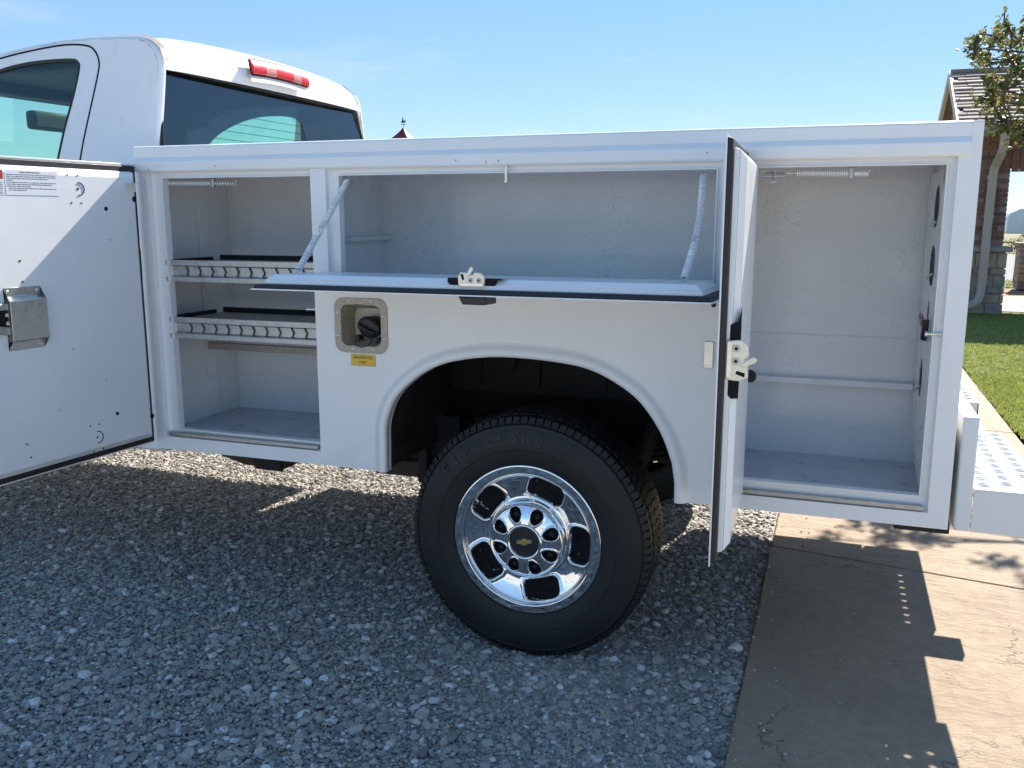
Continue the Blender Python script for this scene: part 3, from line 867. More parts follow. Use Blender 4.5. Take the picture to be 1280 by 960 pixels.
# rotary latch assembly
def rotary(fn, uc, hc, t0, horiz, parent, s=1.0):
    """latch plate lying on the free edge of the door liner; long axis along h (or u when horiz)"""
    g = fn
    def poly(pts, t0_, t1_, name, mat, par, bevel=0):
        mb = MB(); mb.prism([(a*s, b*s) for a, b in pts], lambda a, b, t: g(a, b, t), t0_, t1_)
        return make(name, mb, mat, par, bevel=bevel)
    v = poly([(-.066, -.018), (.066, -.018), (.074, -.002), (.098, .0012), (-.072, .0012), (-.074, -.010)], -.0030, .0004, 'latch_void', 'hole', parent)
    mb = MB(); mb.prism([(-.070, 0), (.072, 0), (.100, -.016), (.060, -.026), (-.050, -.026), (-.078, -.012)], lambda a, d, q: g(a, .0006+q, d), 0, .0008); make('latch_void', mb, 'hole', parent)
    b = poly([(-.036, -.020), (.038, -.020), (.040, .006), (.030, .016), (.012, .018), (.004, .010), (-.012, .016), (-.030, .018), (-.038, .004)], t0+.0018, t0+.0125, 'latch_body', 'cream', parent, .0015)
    poly([(-.030, -.0195), (.036, -.0195), (.036, -.012), (-.030, -.012)], t0+.0127, t0+.0150, 'latch_edge', 'zinc', b)
    poly([(-.012, .010), (-.006, .004), (.010, .026), (.005, .034), (-.001, .030)], t0+.0128, t0+.0165, 'latch_hook', 'cream', b, .0012)
    poly([(-.030, .012), (-.024, -.004), (-.018, -.002), (-.022, .013)], t0+.0128, t0+.0132, 'latch_slot', 'hole', b)
    for a in (-.012+.012, .024):
        mb = MB(); n = 14
        for rr, ta, tb in ((.0068, .0126, .0150),):
            mb.prism([(a*s+rr*s*math.cos(2*PI*k/n), -.004+rr*s*math.sin(2*PI*k/n)) for k in range(n)], lambda x, y, t: g(x, y, t), t0+ta, t0+tb)
        make('latch_rivet', mb, 'galv', b, bevel=.0008)
        mb = MB(); mb.prism([(a*s+.003*s*math.cos(2*PI*k/n), -.004+.003*s*math.sin(2*PI*k/n)) for k in range(n)], lambda x, y, t: g(x, y, t), t0+.0152, t0+.0156)
        make('rivet_hole', mb, 'hole', b)
rotary(lambda a, b, d: lidfn(.695+a, .362+d, .047+b), 0, 0, .0, True, lid)
rotary(lambda a, b, d: RD(.490+d, .505+a*1.25, .0475+b*1.3), 0, 0, .0, False, rd)
# smudgy wear holes near latches
# paddle handle under the lid
mb = MB()
hb = lambda u, h, t: lidfn(u, h, t)
mb.prism([(.662, .300), (.742, .300), (.742, .386), (.662, .386)], lambda u, h, t: hb(u-(.012 if t < -.005 and u < .70 else 0)*-1, h, t), -.0225, -.0004)
make('paddle_handle', mb, 'plastic', lid, bevel=.003)
# wear on lid: hinge rod along its back edge
make('hinge_rod', MB().cyl((-1.60, .003, 1.2225), (-.32, .003, 1.2225), .005, seg=8), 'galv', lid)
# hinge of rear door visible on the side panel
mb = MB(); mb.prism(rrect(-.354, -.327, 1.013, 1.092, .005, 3), XZ, -.009, -.0005)
h = make('surface_plate', mb, 'stain', T, bevel=.002)
# round black grommet on the rear compartment frame
make('grommet', MB().lathe([(0, -.002), (.015, -.002), (.019, .004)], (-.2225+.0, .0085, .994), 20), 'rubber', T)
make('grommet', MB().lathe([(0, -.001), (.007, -.001), (.007, .002)], (-.332, -.002, 1.198), 14), 'rubber', T)

# ---- springs and cables
def coil(a, b, r, turns, wr, seg=5):
    a = Vector(a); b = Vector(b); d = (b-a); n = d.normalized(); u = n.cross(Vector((0, 1, .3))).normalized(); v = n.cross(u)
    k = turns*10
    return [a+d*(i/k)+(u*math.cos(2*PI*i/10)+v*math.sin(2*PI*i/10))*r for i in range(k+1)]
def door_spring(x0, x1, x2, y, z, xs):
    """rod from the door bracket into the compartment, coil around it"""
    mb = MB(); mb.tube([(x0, y-.055, z+.001), (x1-.05, y-.004, z), (x1, y, z), (x2, y+.006, z-.004)], .0032, 8)
    s = make('hold_open_spring', mb, 'zinc', T)
    mb = MB(); mb.tube(coil((x1, y, z), (xs, y+.005, z-.002), .0085, 24, .0014), .0022, 5); mb.tube(coil((xs+.016, y+.005, z-.003), (x2, y+.006, z-.004), .0072, 8, .0014), .0020, 5)
    make('coil', mb, 'springwire', s, smooth=60)
    mb = MB(); mb.box(xs+.002, xs+.012, y-.002, y+.012, z-.016, z+.012); mb.box(xs-.004, xs+.020, y+.004, y+.012, z+.0122, z+.022)
    make('spring_clamp', mb, 'galv', s, bevel=.001)
    return s
door_spring(-2.330, -2.262, -1.985, .048, 1.566, -2.085)
door_spring(-.214, -.125, .062, .048, 1.568, .010)
mb = MB(); mb.box(-.226, -.150, -.004, .040, 1.556, 1.5585); mb.cyl((-.184, .018, 1.541), (-.184, .018, 1.572), .0038, seg=8); mb.box(-.192, -.176, .010, .026, 1.540, 1.546)
make('spring_bracket', mb, 'galv', T)
def support(top, bot, sag, ringf, mirror=1):
    """extension spring pair with a join ring, like the lid stays"""
    A = Vector(top); B = Vector(bot); n = 60
    path = [A.lerp(B, i/n)+Vector(sag)*math.sin(PI*i/n) for i in range(n+1)]
    def strand(i0, i1, r, ph, turns, wr):
        P = []
        k = (i1-i0)*10
        for j in range(k+1):
            f = i0+(i1-i0)*j/k; q = int(min(f, n-1)); p = path[q].lerp(path[q+1], f-q)
            d = (path[q+1]-path[q]).normalized(); u = d.cross(Vector((0, 1, .1))).normalized(); v = d.cross(u)
            a = 2*PI*turns*j/k+ph
            P.append(p+(u*math.cos(a)+v*math.sin(a))*r)
        return P
    m0 = int(n*ringf)
    mb = MB()
    for ph in (0, PI):
        mb.tube(strand(2, m0-1, .0088, ph, 15, .001), .0020, 4); mb.tube(strand(m0+2, n-3, .0088, ph, 13, .001), .0020, 4)
    s = make('lid_stay_spring', mb, 'springwire', T, smooth=60)
    mb = MB(); mb.tube([path[0]+Vector((0, 0, .018)), path[0], path[3]], .0025, 6); make('stay_hook', mb, 'stain', s)
    mb = MB(); mb.tube([path[n-4], path[n-1], path[n]], .0032, 6); make('stay_hook', mb, 'stain', s)
    mb = MB(); mb.tube([path[m0]+Vector((.006*math.cos(a), 0, .012*math.sin(a))) for a in np.linspace(0, 2*PI, 13)], .0022, 6)
    make('join_ring', mb, 'stain', s)
    return s
support((-1.526, .03, 1.575), (-1.585, -.216, 1.272), (-.008, 0, -.012), .52)
support((-.379, .03, 1.575), (-.385, -.250, 1.274), (.012, 0, -.01), .60)
for p in ((-1.585, -.218, 1.2705), (-.385, -.252, 1.2722)):
    mb = MB(); mb.lathe([(0, .003), (.009, .003), (.010, 0)], p, 14, 'z'); make('stay_bolt', mb, 'zinc', lid)
# keyhole-shaped cable slots above the middle compartment
for x in (-1.535, -.383): make('cable_hole', MB().cyl((x, -.0085, 1.605), (x, -.0085, 1.622), .0012, seg=6), 'hole', T)
for x, z in ((-2.02, 1.617), (-1.13, 1.618), (-1.03, 1.612), (-.99, 1.615), (-.365, 1.624), (-2.30, 1.61)):
    make('paint_chip', MB().lathe([(0, -.0006), (.0028, -.0005), (.003, 0)], (x, -.0118, z), 8), 'tanmet', T)

# ---- fuel filler
ring_o = rrect(-1.581, -1.384, 1.000, 1.184, .034)
ff = plate('fuel_filler_plate', ring_o, [rrect(-1.556, -1.408, 1.024, 1.160, .024)[::-1]], XZ, -.004, -.0006, 'tanmet', T, bevel=.0012)
cup = MB(); rr0 = rrect(-1.5555, -1.4085, 1.0245, 1.1595, .0235); rr1 = rrect(-1.540, -1.424, 1.040, 1.144, .020)
n = len(rr0); cup.add([(u, -.0008, v) for u, v in rr0]+[(u, .062, v) for u, v in rr1], [(i, (i+1) % n, n+(i+1) % n, n+i) for i in range(n)]+[tuple(range(n, 2*n))])
make('filler_cup', cup, 'tanmet', ff, recalc=False)
mb = MB(); mb.add([(-1.515, .060, 1.125), (-1.430, .060, 1.130), (-1.425, .058, 1.045), (-1.540, .040, 1.035)], [(0, 1, 2, 3)])
xf = Matrix.Translation((-1.464, .020, 1.083)) @ Matrix.Rotation(math.radians(24), 4, 'Y') @ Matrix.Rotation(math.radians(12), 4, 'X')
cap = MB()
capprof = [(0, -.012), (.020, -.013), (.034, -.010), (.0395, -.004), (.0395, .010), (.034, .014), (.030, .045)]
cap.lathe(capprof, (0, 0, 0), 40); cap.v = [tuple(xf @ Vector((v[0]*1.08, v[1], v[2]*.92))) for v in cap.v]
cp = make('fuel_cap', cap, 'plastic', ff)
mb = MB(xf); mb.frustum([(-.034, -.010, -.009), (.034, -.010, -.009), (.034, -.010, .009), (-.034, -.010, .009)], [(-.030, -.026, -.005), (.030, -.026, -.005), (.030, -.026, .005), (-.030, -.026, .005)])
make('cap_grip', mb, 'plastic', cp, bevel=.003)
mb = MB(); mb.tube([(-1.513, .006, 1.040), (-1.505, -.002, 1.026), (-1.485, -.004, 1.020), (-1.460, -.002, 1.024), (-1.448, .002, 1.040), (-1.446, .008, 1.052)], .0022, 6)
make('cap_tether', mb, 'rubber', cp)
make('vent_plug', MB().lathe([(0, -.004), (.009, -.004), (.010, .004), (.008, .03)], (-1.515, .030, 1.046), 16), 'rubber', ff)
for x, z in ((-1.525, 1.1725), (-1.445, 1.1725), (-1.5695, 1.132), (-1.5695, 1.055), (-1.396, 1.125), (-1.396, 1.05), (-1.515, 1.011), (-1.44, 1.011)):
    make('screw', MB().lathe([(0, -.0068), (.0025, -.0065), (.0045, -.005), (.0048, -.0038)], (x, 0, z), 10), 'bolt', ff)
# yellow sticker: two lines of dark lettering
ys = make('fuel_sticker', MB().box(-1.522, -1.434, -.0014, -.0004, .958, .994), 'yellow', T)
make('sticker_border', MB().box(-1.524, -1.432, -.0009, -.0003, .956, .996), 'tanmet', ys)
def text_on(s, size, c, parent, mat, squash=1.0, name='print'):
    me = text_mesh(s, size, .0002)
    for v in me.vertices: v.co = (c[0]+v.co.x*squash, c[1]-v.co.z, c[2]+v.co.y)
    me.materials.clear()
    return finish(name, me, mat, parent, smooth=0)
text_on('UNLEADED FUEL', .0135, (-1.478, -.0018, .9845), ys, 'print', .74)
text_on('ONLY', .0125, (-1.478, -.0018, .9685), ys, 'print', .9)

# ---- underbody
mb = MB()
mb.box(-1.44, -1.415, .024, .62, .603, 1.05); mb.box(-.412, -.398, .024, .62, .603, 1.05)
mb.box(-1.415, -.412, .024, .62, 1.045, 1.055); mb.box(-1.415, -.412, .600, .612, .62, 1.044)
for x in (-1.30, -1.06, -.80, -.56): mb.box(x-.012, x+.012, .585, .5995, .80, 1.04)
mb.cyl((-1.19, .599, .90), (-1.19, .575, .90), .050, seg=20); mb.box(-.97, -.92, .592, .5995, .93, .965)
make('wheel_well', mb, 'under', T, smooth=20)
mb = MB()
for y in (.60, 1.40): mb.box(-6.0, .30, y, y+.07, .60, .78)
for x in (-2.2, -1.45, -.30, .25): mb.box(x, x+.07, .671, 1.399, .63, .75)
make('chassis_frame', mb, 'under', T, bevel=.004)
make('frame_hanger', MB().box(-1.66, -1.475, .40, .44, .458, .520), 'rusty', T, bevel=.004)
make('inner_splash_plate', MB().box(-1.70, -1.32, .441, .447, .470, .70), 'under', T)
make('inner_splash_plate', MB().box(-1.4155, -1.410, .024, .44, .598, .66), 'under', T)
make('frame_hanger', MB().box(-1.475, -1.435, .39, .44, .44, .60), 'under', T, bevel=.006)
make('frame_hanger', MB().box(-1.265, -1.235, .46, .595, .52, .70), 'under', T, bevel=.004)
for ysp in (.525, 1.47):
    for k in range(5):
        mb = MB(); hl = .46-.06*k
        mb.grid(lambda a, b: (-.885+(a*2-1)*hl, ysp+.075*b, .60-.022*k+.07*((a*2-1)*hl/.46)**2), 14, 1)
        mb2 = MB(); mb2.grid(lambda a, b: (-.885+(a*2-1)*hl, ysp+.075*b, .588-.022*k+.07*((a*2-1)*hl/.46)**2), 14, 1)
        n_ = len(mb.v); mb.add(mb2.v, [f[::-1] for f in mb2.f])
        for i in range(14): 
            for j in (0, 1): mb.f.append((i*2+j, (i+1)*2+j, n_+(i+1)*2+j, n_+i*2+j)); mb.m.append(0)
        make('leaf_spring', mb, 'under', T, smooth=0)
mb = MB(); mb.tube([(-.885, .33, .405), (-.885, .7, .405), (-.885, .85, .405), (-.885, 1.22, .405), (-.885, 1.37, .405), (-.885, 1.75, .405)], [.05, .055, .15, .15, .055, .05], 20)
make('rear_axle', mb, 'under', T)
make('shock_absorber', MB().tube([(-.72, .50, .42), (-.62, .53, .62), (-.50, .56, .95)], [.028, .034, .034], 14), 'under', T)
mb = MB(); mb.tube([(-1.9, .75, .52), (-1.2, .72, .55), (-.85, .70, .66), (-.5, .60, .56), (-.28, .42, .50)], .038, 12); make('exhaust_pipe', mb, 'rusty', T)
make('mud_bracket', MB().box(-.50, -.40, .44, .50, .575, .625), 'rusty', T, bevel=.003)
# tapering dark tank below the front compartment
mb = MB(); mb.prism([(-2.42, .598), (-2.36, .548), (-2.27, .505), (-2.17, .480), (-1.98, .480), (-1.98, .598)], XZ, .26, .60)
tk = make('under_tank', mb, 'rusty', T, bevel=.006)
mb = MB(); mb.prism([(-2.13, .598), (-2.10, .478), (-1.985, .476), (-1.985, .598)], XZ, .235, .2595); make('tank_bracket', mb, 'under', tk, bevel=.003)
mb = MB(); mb.box(-2.66, -2.375, .06, .16, .565, .62); mb.box(-2.50, -2.372, .03, .059, .578, .64)
make('cab_rocker', mb, 'paint', T, bevel=.006)
make('body_mount', MB().prism([(-2.372, .596), (-2.30, .596), (-2.315, .562), (-2.36, .562)], XZ, .10, .16), 'galv', T)
# receiver hitch and cross member behind the rear axle
mb = MB(); mb.box(-.02, .335, .30, .36, .540, .578); mb.box(.20, .348, .12, .36, .545, .585)
make('bumper_bracket', mb, 'under', T, bevel=.003)

# ---- wheels
WC = (-.914, 0, .401)
def tyre_mesh(y0, sgn=1):
    """y0 = outer sidewall plane; widths measured inwards"""
    mb = MB(); R = .414
    # sidewall profile (radius, y inwards)
    half = [(.250, .030), (.252, .018), (.258, .004), (.285, -.005), (.320, -.007), (.350, -.004), (.372, .003), (.384, .009), (.3865, .0085), (.3880, .0125), (.398, .020), (.4045, .030)]
    prof = half+[(.4052, .052), (.4055, .130), (.4052, .212)]+[(r, .264-y) for r, y in half[::-1]]
    mb.lathe([(r, y0+sgn*y) for r, y in prof], WC, 128)
    return mb
def tread(y0, sgn=1):
    mb = MB(); R0, R1 = .4045, .4145
    rows = [(.026, .060, 96, 0), (.065, .092, 84, .5), (.097, .130, 80, .2), (.135, .166, 80, .6), (.171, .198, 84, .7), (.203, .238, 96, .35)]
    for ya, yb, n, ph in rows:
        for k in range(n):
            a0 = 2*PI*(k+ph)/n; wd = 2*PI/n*.80; sk = 2*PI/n*.35*(1 if ya < .13 else -1)
            vs = []
            for R_ in (R0, R1-(.003 if ya < .03 or yb > .23 else 0)):
                for (yy, s_) in ((ya, 0), (yb, sk)):
                    for d in (0, wd):
                        a = a0+d+s_; vs.append((WC[0]+R_*math.cos(a), y0+sgn*yy, WC[2]+R_*math.sin(a)))
            mb.add(vs, [(0, 2, 3, 1), (4, 5, 7, 6), (0, 1, 5, 4), (2, 6, 7, 3), (0, 4, 6, 2), (1, 3, 7, 5)])
    # shoulder lugs running onto the sidewall
    for k in range(96):
        a0 = 2*PI*k/96; wd = 2*PI/96*.78; vs = []
        for r, y in ((.392, .0145), (.4005, .0195), (.4115, .026), (.4045, .030)):
            for d in (0, wd): vs.append((WC[0]+r*math.cos(a0+d), y0+sgn*(y-.003), WC[2]+r*math.sin(a0+d)))
        for r, y in ((.392, .0145), (.396, .0235), (.400, .030), (.4005, .032)):
            for d in (0, wd): vs.append((WC[0]+r*math.cos(a0+d), y0+sgn*(y), WC[2]+r*math.sin(a0+d)))
        mb.add(vs, [(0, 1, 3, 2), (2, 3, 5, 4), (4, 5, 7, 6), (0, 2, 10, 8), (2, 4, 12, 10), (4, 6, 14, 12), (1, 9, 11, 3), (3, 11, 13, 5), (5, 13, 15, 7)])
    return mb
def smooth01(x): x = np.clip(x, 0, 1); return x*x*(3-2*x)
def rim_face(y0):
    """polar grid; five rounded windows sunk as pockets"""
    nt_, nr = 420, 96
    prof = [(.1205, .010), (.125, .016), (.129, .022), (.134, .029), (.142, .0305), (.160, .028), (.180, .0235), (.200, .0170), (.2120, .0125), (.2150, .0115), (.2175, .0125), (.2195, .0190), (.2220, .0190), (.2240, .0060), (.2258, .0004), (.2285, -.0010), (.2400, -.0014), (.2515, -.0018), (.2540, -.0008), (.2552, .0018), (.2556, .0100)]
    pr = np.array(prof)
    rs = np.interp(np.linspace(0, 1, nr), np.linspace(0, 1, len(prof)), pr[:, 0]); ys = np.interp(rs, pr[:, 0], pr[:, 1])
    # catmull-ish smoothing
    ys = np.convolve(np.r_[ys[:1], ys, ys[-1:]], [.2, .6, .2], 'valid')
    th = np.linspace(0, 2*PI, nt_, endpoint=False)
    Rg, Tg = np.meshgrid(rs, th)
    Y = np.tile(ys, (nt_, 1))
    sd = np.full(Rg.shape, 9.0)
    for c in (72, 144, 216, 288, 0):
        a = math.radians(c-2)
        d = (Tg-a+PI) % (2*PI)-PI
        ty = Rg*np.sin(np.clip(d, -1.3, 1.3)); rx = Rg*np.cos(np.clip(d, -1.3, 1.3))-.1800
        rx = rx-0.0; hx, hy, rr = .0325, .0600, .0215
        qx = np.abs(rx+ty*ty*1.6)-(hx-rr); qy = np.abs(ty)-(hy-rr)
        s_ = np.hypot(np.maximum(qx, 0), np.maximum(qy, 0))+np.minimum(np.maximum(qx, qy), 0)-rr
        s_ = np.where(np.abs(d) > 1.2, 9, s_); sd = np.minimum(sd, s_)
    Y = Y-.004*np.exp(-((sd-.007)/.005)**2)*(Rg > .138)*(Rg < .213)
    Y = Y+.060*smooth01((.0045-sd)/.013)
    X = WC[0]+Rg*np.cos(Tg); Z = WC[2]+Rg*np.sin(Tg)
    mb = MB(); V = np.stack([X, y0+Y, Z], -1).reshape(-1, 3)
    mb.v = [tuple(v) for v in V]
    for i in range(nt_):
        i2 = (i+1) % nt_
        for j in range(nr-1):
            mb.f.append((i*nr+j, i*nr+j+1, i2*nr+j+1, i2*nr+j))
            mb.m.append(1 if (sd[i, j] < -.0055 and sd[i2, j+1] < -.0055) else 0)
    return mb
def hub_face(y0):
    nt_, nr = 320, 44
    rs = np.linspace(.057, .120, nr); ys = -.020+.018*((rs-.057)/.063)**1.6
    th = np.linspace(0, 2*PI, nt_, endpoint=False); Rg, Tg = np.meshgrid(rs, th); Y = np.tile(ys, (nt_, 1)); sd = np.full(Rg.shape, 9.0)
    for k in range(8):
        a = 2*PI*(k+.45)/8; cx, cz = .0925*math.cos(a), .0925*math.sin(a)
        # teardrop: wider outwards
        dx = Rg*np.cos(Tg)-cx; dz = Rg*np.sin(Tg)-cz
        ra = dx*math.cos(a)+dz*math.sin(a); ta = -dx*math.sin(a)+dz*math.cos(a)
        sd = np.minimum(sd, np.hypot(ra*.80, ta*(1.0-.004/.02*np.clip(ra/.02, -1, 1)))-.0185)
    Y = Y+.026*smooth01((.003-sd)/.008)-.002*np.exp(-((sd-.004)/.003)**2)
    X = WC[0]+Rg*np.cos(Tg); Z = WC[2]+Rg*np.sin(Tg)
    mb = MB(); mb.v = [tuple(v) for v in np.stack([X, y0+Y, Z], -1).reshape(-1, 3)]
    for i in range(nt_):
        i2 = (i+1) % nt_
        for j in range(nr-1):
            mb.f.append((i*nr+j, i*nr+j+1, i2*nr+j+1, i2*nr+j)); mb.m.append(1 if sd[i, j] < -.0015 else 0)
    return mb
def wheel(y0, yl=.035):
    t = make('wheel', rim_face(yl), ['chrome', 'hole'], T, smooth=60, recalc=False)
    ty = make('tyre', tyre_mesh(y0), 'tyre', t, smooth=40)
    make('tread_blocks', tread(y0), 'tyre', t, smooth=0)['kind'] = 'stuff'
    make('barrel', MB().lathe([(.2555, yl+.012), (.2500, y0+.06), (.235, y0+.09), (.228, y0+.20), (.240, y0+.235), (.250, y0+.245)], WC, 64), 'under', t)
    make('brake_drum', MB().lathe([(.0, y0+.110), (.17, y0+.110), (.18, y0+.125), (.18, y0+.20)], WC, 48), 'under', t)
    hb_ = make('hub_cover', hub_face(yl), ['chrome', 'hole'], t, smooth=60, recalc=False)
    make('hub_ring', MB().lathe([(.1165, yl+.000), (.119, yl-.006), (.1235, yl-.008), (.1275, yl-.005), (.129, yl+.010), (.129, yl+.03)], WC, 96), 'chrome', t, smooth=60)
    for k in range(8):
        a = 2*PI*(k+.45)/8; c = (WC[0]+.0925*math.cos(a), 0, WC[2]+.0925*math.sin(a))
        make('lug_nut', MB().lathe([(0, yl-.004), (.006, yl-.004), (.009, yl), (.0095, yl+.012)], c, 6), 'under', hb_, smooth=0)
    y0 = yl-.020+.0315
    cap_ = make('centre_cap', MB().lathe([(.0620, y0-.018), (.0625, y0-.026), (.0612, y0-.032), (.0585, y0-.0355), (.0555, y0-.0360), (.0525, y0-.0345), (.0505, y0-.0310), (.0490, y0-.0260)], WC, 72), 'chrome', t, smooth=60)
    make('cap_face', MB().lathe([(0, y0-.0275), (.020, y0-.0270), (.049, y0-.0262)], WC, 48), 'plastic', cap_, smooth=60)
    tie = [(-.0285, -.0065), (-.0105, -.0065), (-.0105, -.0115), (.0065, -.0115), (.0085, -.0065), (.0245, -.0065), (.0285, .0065), (.0105, .0065), (.0105, .0115), (-.0065, .0115), (-.0085, .0065), (-.0245, .0065)]
    ar = math.radians(8)
    rt = lambda s_: [(WC[0]+s_*(u*math.cos(ar)-v*math.sin(ar)), WC[2]+s_*(u*math.sin(ar)+v*math.cos(ar))) for u, v in tie]
    mb = MB(); mb.prism(rt(1.0), XZ, y0-.0296, y0-.0268); em = make('emblem_edge', mb, 'chrome2', cap_, smooth=0)
    mb = MB(); mb.prism(rt(.86), XZ, y0-.0302, y0-.0298); make('emblem', mb, 'gold', cap_, smooth=0)
    # raised brand lettering on the sidewall
    y0 = yl-.008
    word = 'Firestone'; angs = np.linspace(141, 82, len(word))
    for ch, a in zip(word, angs):
        me = text_mesh(ch, .060, .0016); aa = math.radians(a)
        rt_ = aa-PI/2
        for v in me.vertices:
            x, z = v.co.x*.95, v.co.y*.85; rr_ = .347
            v.co = (WC[0]+rr_*math.cos(aa)+x*math.cos(rt_)-z*math.sin(rt_), y0-.0058-v.co.z, WC[2]+rr_*math.sin(aa)+x*math.sin(rt_)+z*math.cos(rt_))
        me.materials.clear()
        finish('sidewall_letter', me, 'tyreletter', ty, smooth=0)
    make('sidewall_rib', MB().lathe([(.306, y0-.0055), (.3075, y0-.0082), (.309, y0-.0060)], WC, 96), 'tyre', ty)
    return t
wh = wheel(.027)
# far wheel: plain copy built turned about
fw = make('wheel', MB().lathe([(0, 1.93), (.10, 1.93), (.11, 1.97), (.20, 1.98), (.235, 2.01), (.244, 2.02)], WC, 48), 'chrome', T)
make('tyre', tyre_mesh(2.045, -1), 'tyre', fw); make('tread_blocks', tread(2.045, -1), 'tyre', fw, smooth=0)['kind'] = 'stuff'

# ---- rear bumper
def bumper():
    b = make('rear_bumper', MB().box(.342, .383, .0, .745, .598, .918), 'step', T, bevel=.005)
    outl_ = [(.385, .0), (.592, .0), (.570, .40), (.553, .740), (.385, .740)]
    def step(fl):
        ol = outl_ if not fl else [(.385, 2.115), (.560, 2.115), (.560, 1.30), (.385, 1.30)]
        hs = []
        xs_ = (.412, .472, .532) if not fl else (.408, .528, .529)[:2]; 
        y0_, y1_ = (.045, .72) if not fl else (1.34, 2.09)
        for q, x in enumerate(xs_):
            y = y0_+(.030 if q == 1 else 0)
            while y < y1_:
                hs.append((x, y)); y += .066
        holes_ = [[(x+.0115*math.cos(2*PI*k/14), y+.0115*math.sin(2*PI*k/14)) for k in range(14)][::-1] for x, y in hs]
        pl_ = plate('step_plate', ol, holes_, lambda u, v, t: (u, v, t), .714, .7205, 'step', b, smooth=30)
        rim = None
        for x, y in hs:
            if rim is None:
                rm = MB().lathe([(.0115, .7200), (.0128, .7245), (.0150, .7252), (.0185, .7206)], (x, y, 0), 16, 'z')
                rim = make('grip_dimple', rm, 'step', pl_, smooth=60); r0 = (x, y); z0 = W[rim.name].z
            else: dupe(rim, (x, y, z0), pl_)
        # skirt
        mb = MB(); n = len(ol); cx_ = sum(p[0] for p in ol)/n; cy_ = sum(p[1] for p in ol)/n
        zl = .600 if not fl else .520
        for i in range(n-1):
            (x0_, y0_), (x1_, y1_) = ol[i], ol[i+1]; d = Vector((x1_-x0_, y1_-y0_)).normalized(); nn = Vector((-d.y, d.x))*.004
            if nn.x*(cx_-x0_)+nn.y*(cy_-y0_) < 0: nn = -nn
            mb.frustum([(x0_, y0_, zl), (x1_, y1_, zl), (x1_+nn.x, y1_+nn.y, zl), (x0_+nn.x, y0_+nn.y, zl)], [(x0_, y0_, .7137), (x1_, y1_, .7137), (x1_+nn.x, y1_+nn.y, .7137), (x0_+nn.x, y0_+nn.y, .7137)])
        make('bumper_skirt', mb, 'step', b, smooth=0)
    step(False); step(True)
    make('bumper_upright', MB().box(.342, .383, 1.30, 2.115, .520, .918), 'step', b, bevel=.005)
    make('bumper_centre', MB().box(.342, .53, .75, 1.295, .60, .70), 'step', b, bevel=.004)
    mb = MB(); mb.box(.40, .615, 1.05, 1.18, .46, .505); mb.box(.43, .50, 1.0, 1.24, .5052, .598)
    make('tow_hitch', mb, 'under', b, bevel=.003)
bumper()

# ---- cab
def ys(z): return .265-.18*(2.0-z)
roof = [(-2.470, 1.60), (-2.462, 1.80), (-2.461, 1.955), (-2.466, 2.02), (-2.487, 2.066), (-2.523, 2.097), (-2.566, 2.112), (-2.65, 2.119), (-2.767, 2.1235), (-2.926, 2.123), (-3.09, 2.111), (-3.258, 2.089), (-3.45, 2.05), (-3.60, 2.00)]
ws = [(-3.95, 1.72), (-4.30, 1.42)]
win = catmull([(-2.940, 1.60), (-2.903, 1.775), (-2.864, 1.913), (-2.843, 2.016), (-2.852, 2.041), (-2.881, 2.052), (-3.003, 2.0545), (-3.127, 2.049), (-3.254, 2.030), (-3.42, 1.985), (-3.60, 1.90), (-3.85, 1.70), (-3.95, 1.56)], 4)
shr = .018
side_o = roof+ws+[(-4.30, 1.20), (-2.475, 1.20)]
def cabfn(mir): 
    def f(u, v, t):
        y = (ys(v) if v > 1.55 else ys(1.55)-(1.55-v)*.35)+t
        return (u, y if not mir else YW-y, v)
    return f
cab = plate('cab', side_o, [win[::-1]], cabfn(False), 0, .012, 'paint', T, smooth=30)
plate('cab_far_side', side_o, [win[::-1]], cabfn(True), 0, .012, 'paint', cab, smooth=30)
# rounded edge from side to rear and roof, then across: one lofted skin
path = [Vector((u, v)) for u, v in catmull(roof, 4)]
rr_ = .021
def ring_pts(p, nrm, z):
    y0 = ys(z); out = []
    for k in range(7):
        a = PI/2*k/6; out.append((p.x+nrm.x*rr_*math.sin(a)*.9, y0+rr_*.7*(1-math.cos(a)), p.y+nrm.y*rr_*math.sin(a)*.45))
    return out
secs = []; n = len(path)
for i, p in enumerate(path):
    t = (path[min(i+1, n-1)]-path[max(i-1, 0)]).normalized(); nrm = Vector((t.y, -t.x))
    L_ = ring_pts(p, nrm, p.y)
    ylo = L_[-1][1]; e = L_[-1]
    mid = []
    up = max(0, nrm.y)            # crown only where the surface faces up
    for k in range(1, 24):
        f_ = {1: .004, 23: .996}.get(k, k/24); y = ylo+(YW-2*ylo)*f_; s_ = 4*f_*(1-f_)
        cr = s_**.75
        rdg = 4*max(0, nrm.x)*up*min(1, f_*10, (1-f_)*10)
        mid.append((e[0]+(.018*cr*max(0, nrm.x))+.008*rdg, y, e[2]+.038*cr*up+.004*rdg))
    R_ = [(x, YW-y, z) for x, y, z in L_[::-1]]
    secs.append(L_+mid+R_)
m_ = len(secs[0]); nvert = sum(1 for p in path if p.y < 2.005)
mbs = MB(); mbs.v = [tuple(q) for s_ in secs for q in s_]
for i in range(n-1):
    for j in range(m_-1):
        p = path[i+1]
        rear = path[i].x > -2.50 and path[i+1].y < 2.0
        if rear and 7 <= j < m_-8 and path[i].y > 1.62: continue
        mbs.f.append((i*m_+j, (i+1)*m_+j, (i+1)*m_+j+1, i*m_+j+1)); mbs.m.append(0)
make('roof_skin', mbs, 'paint', cab, smooth=40)
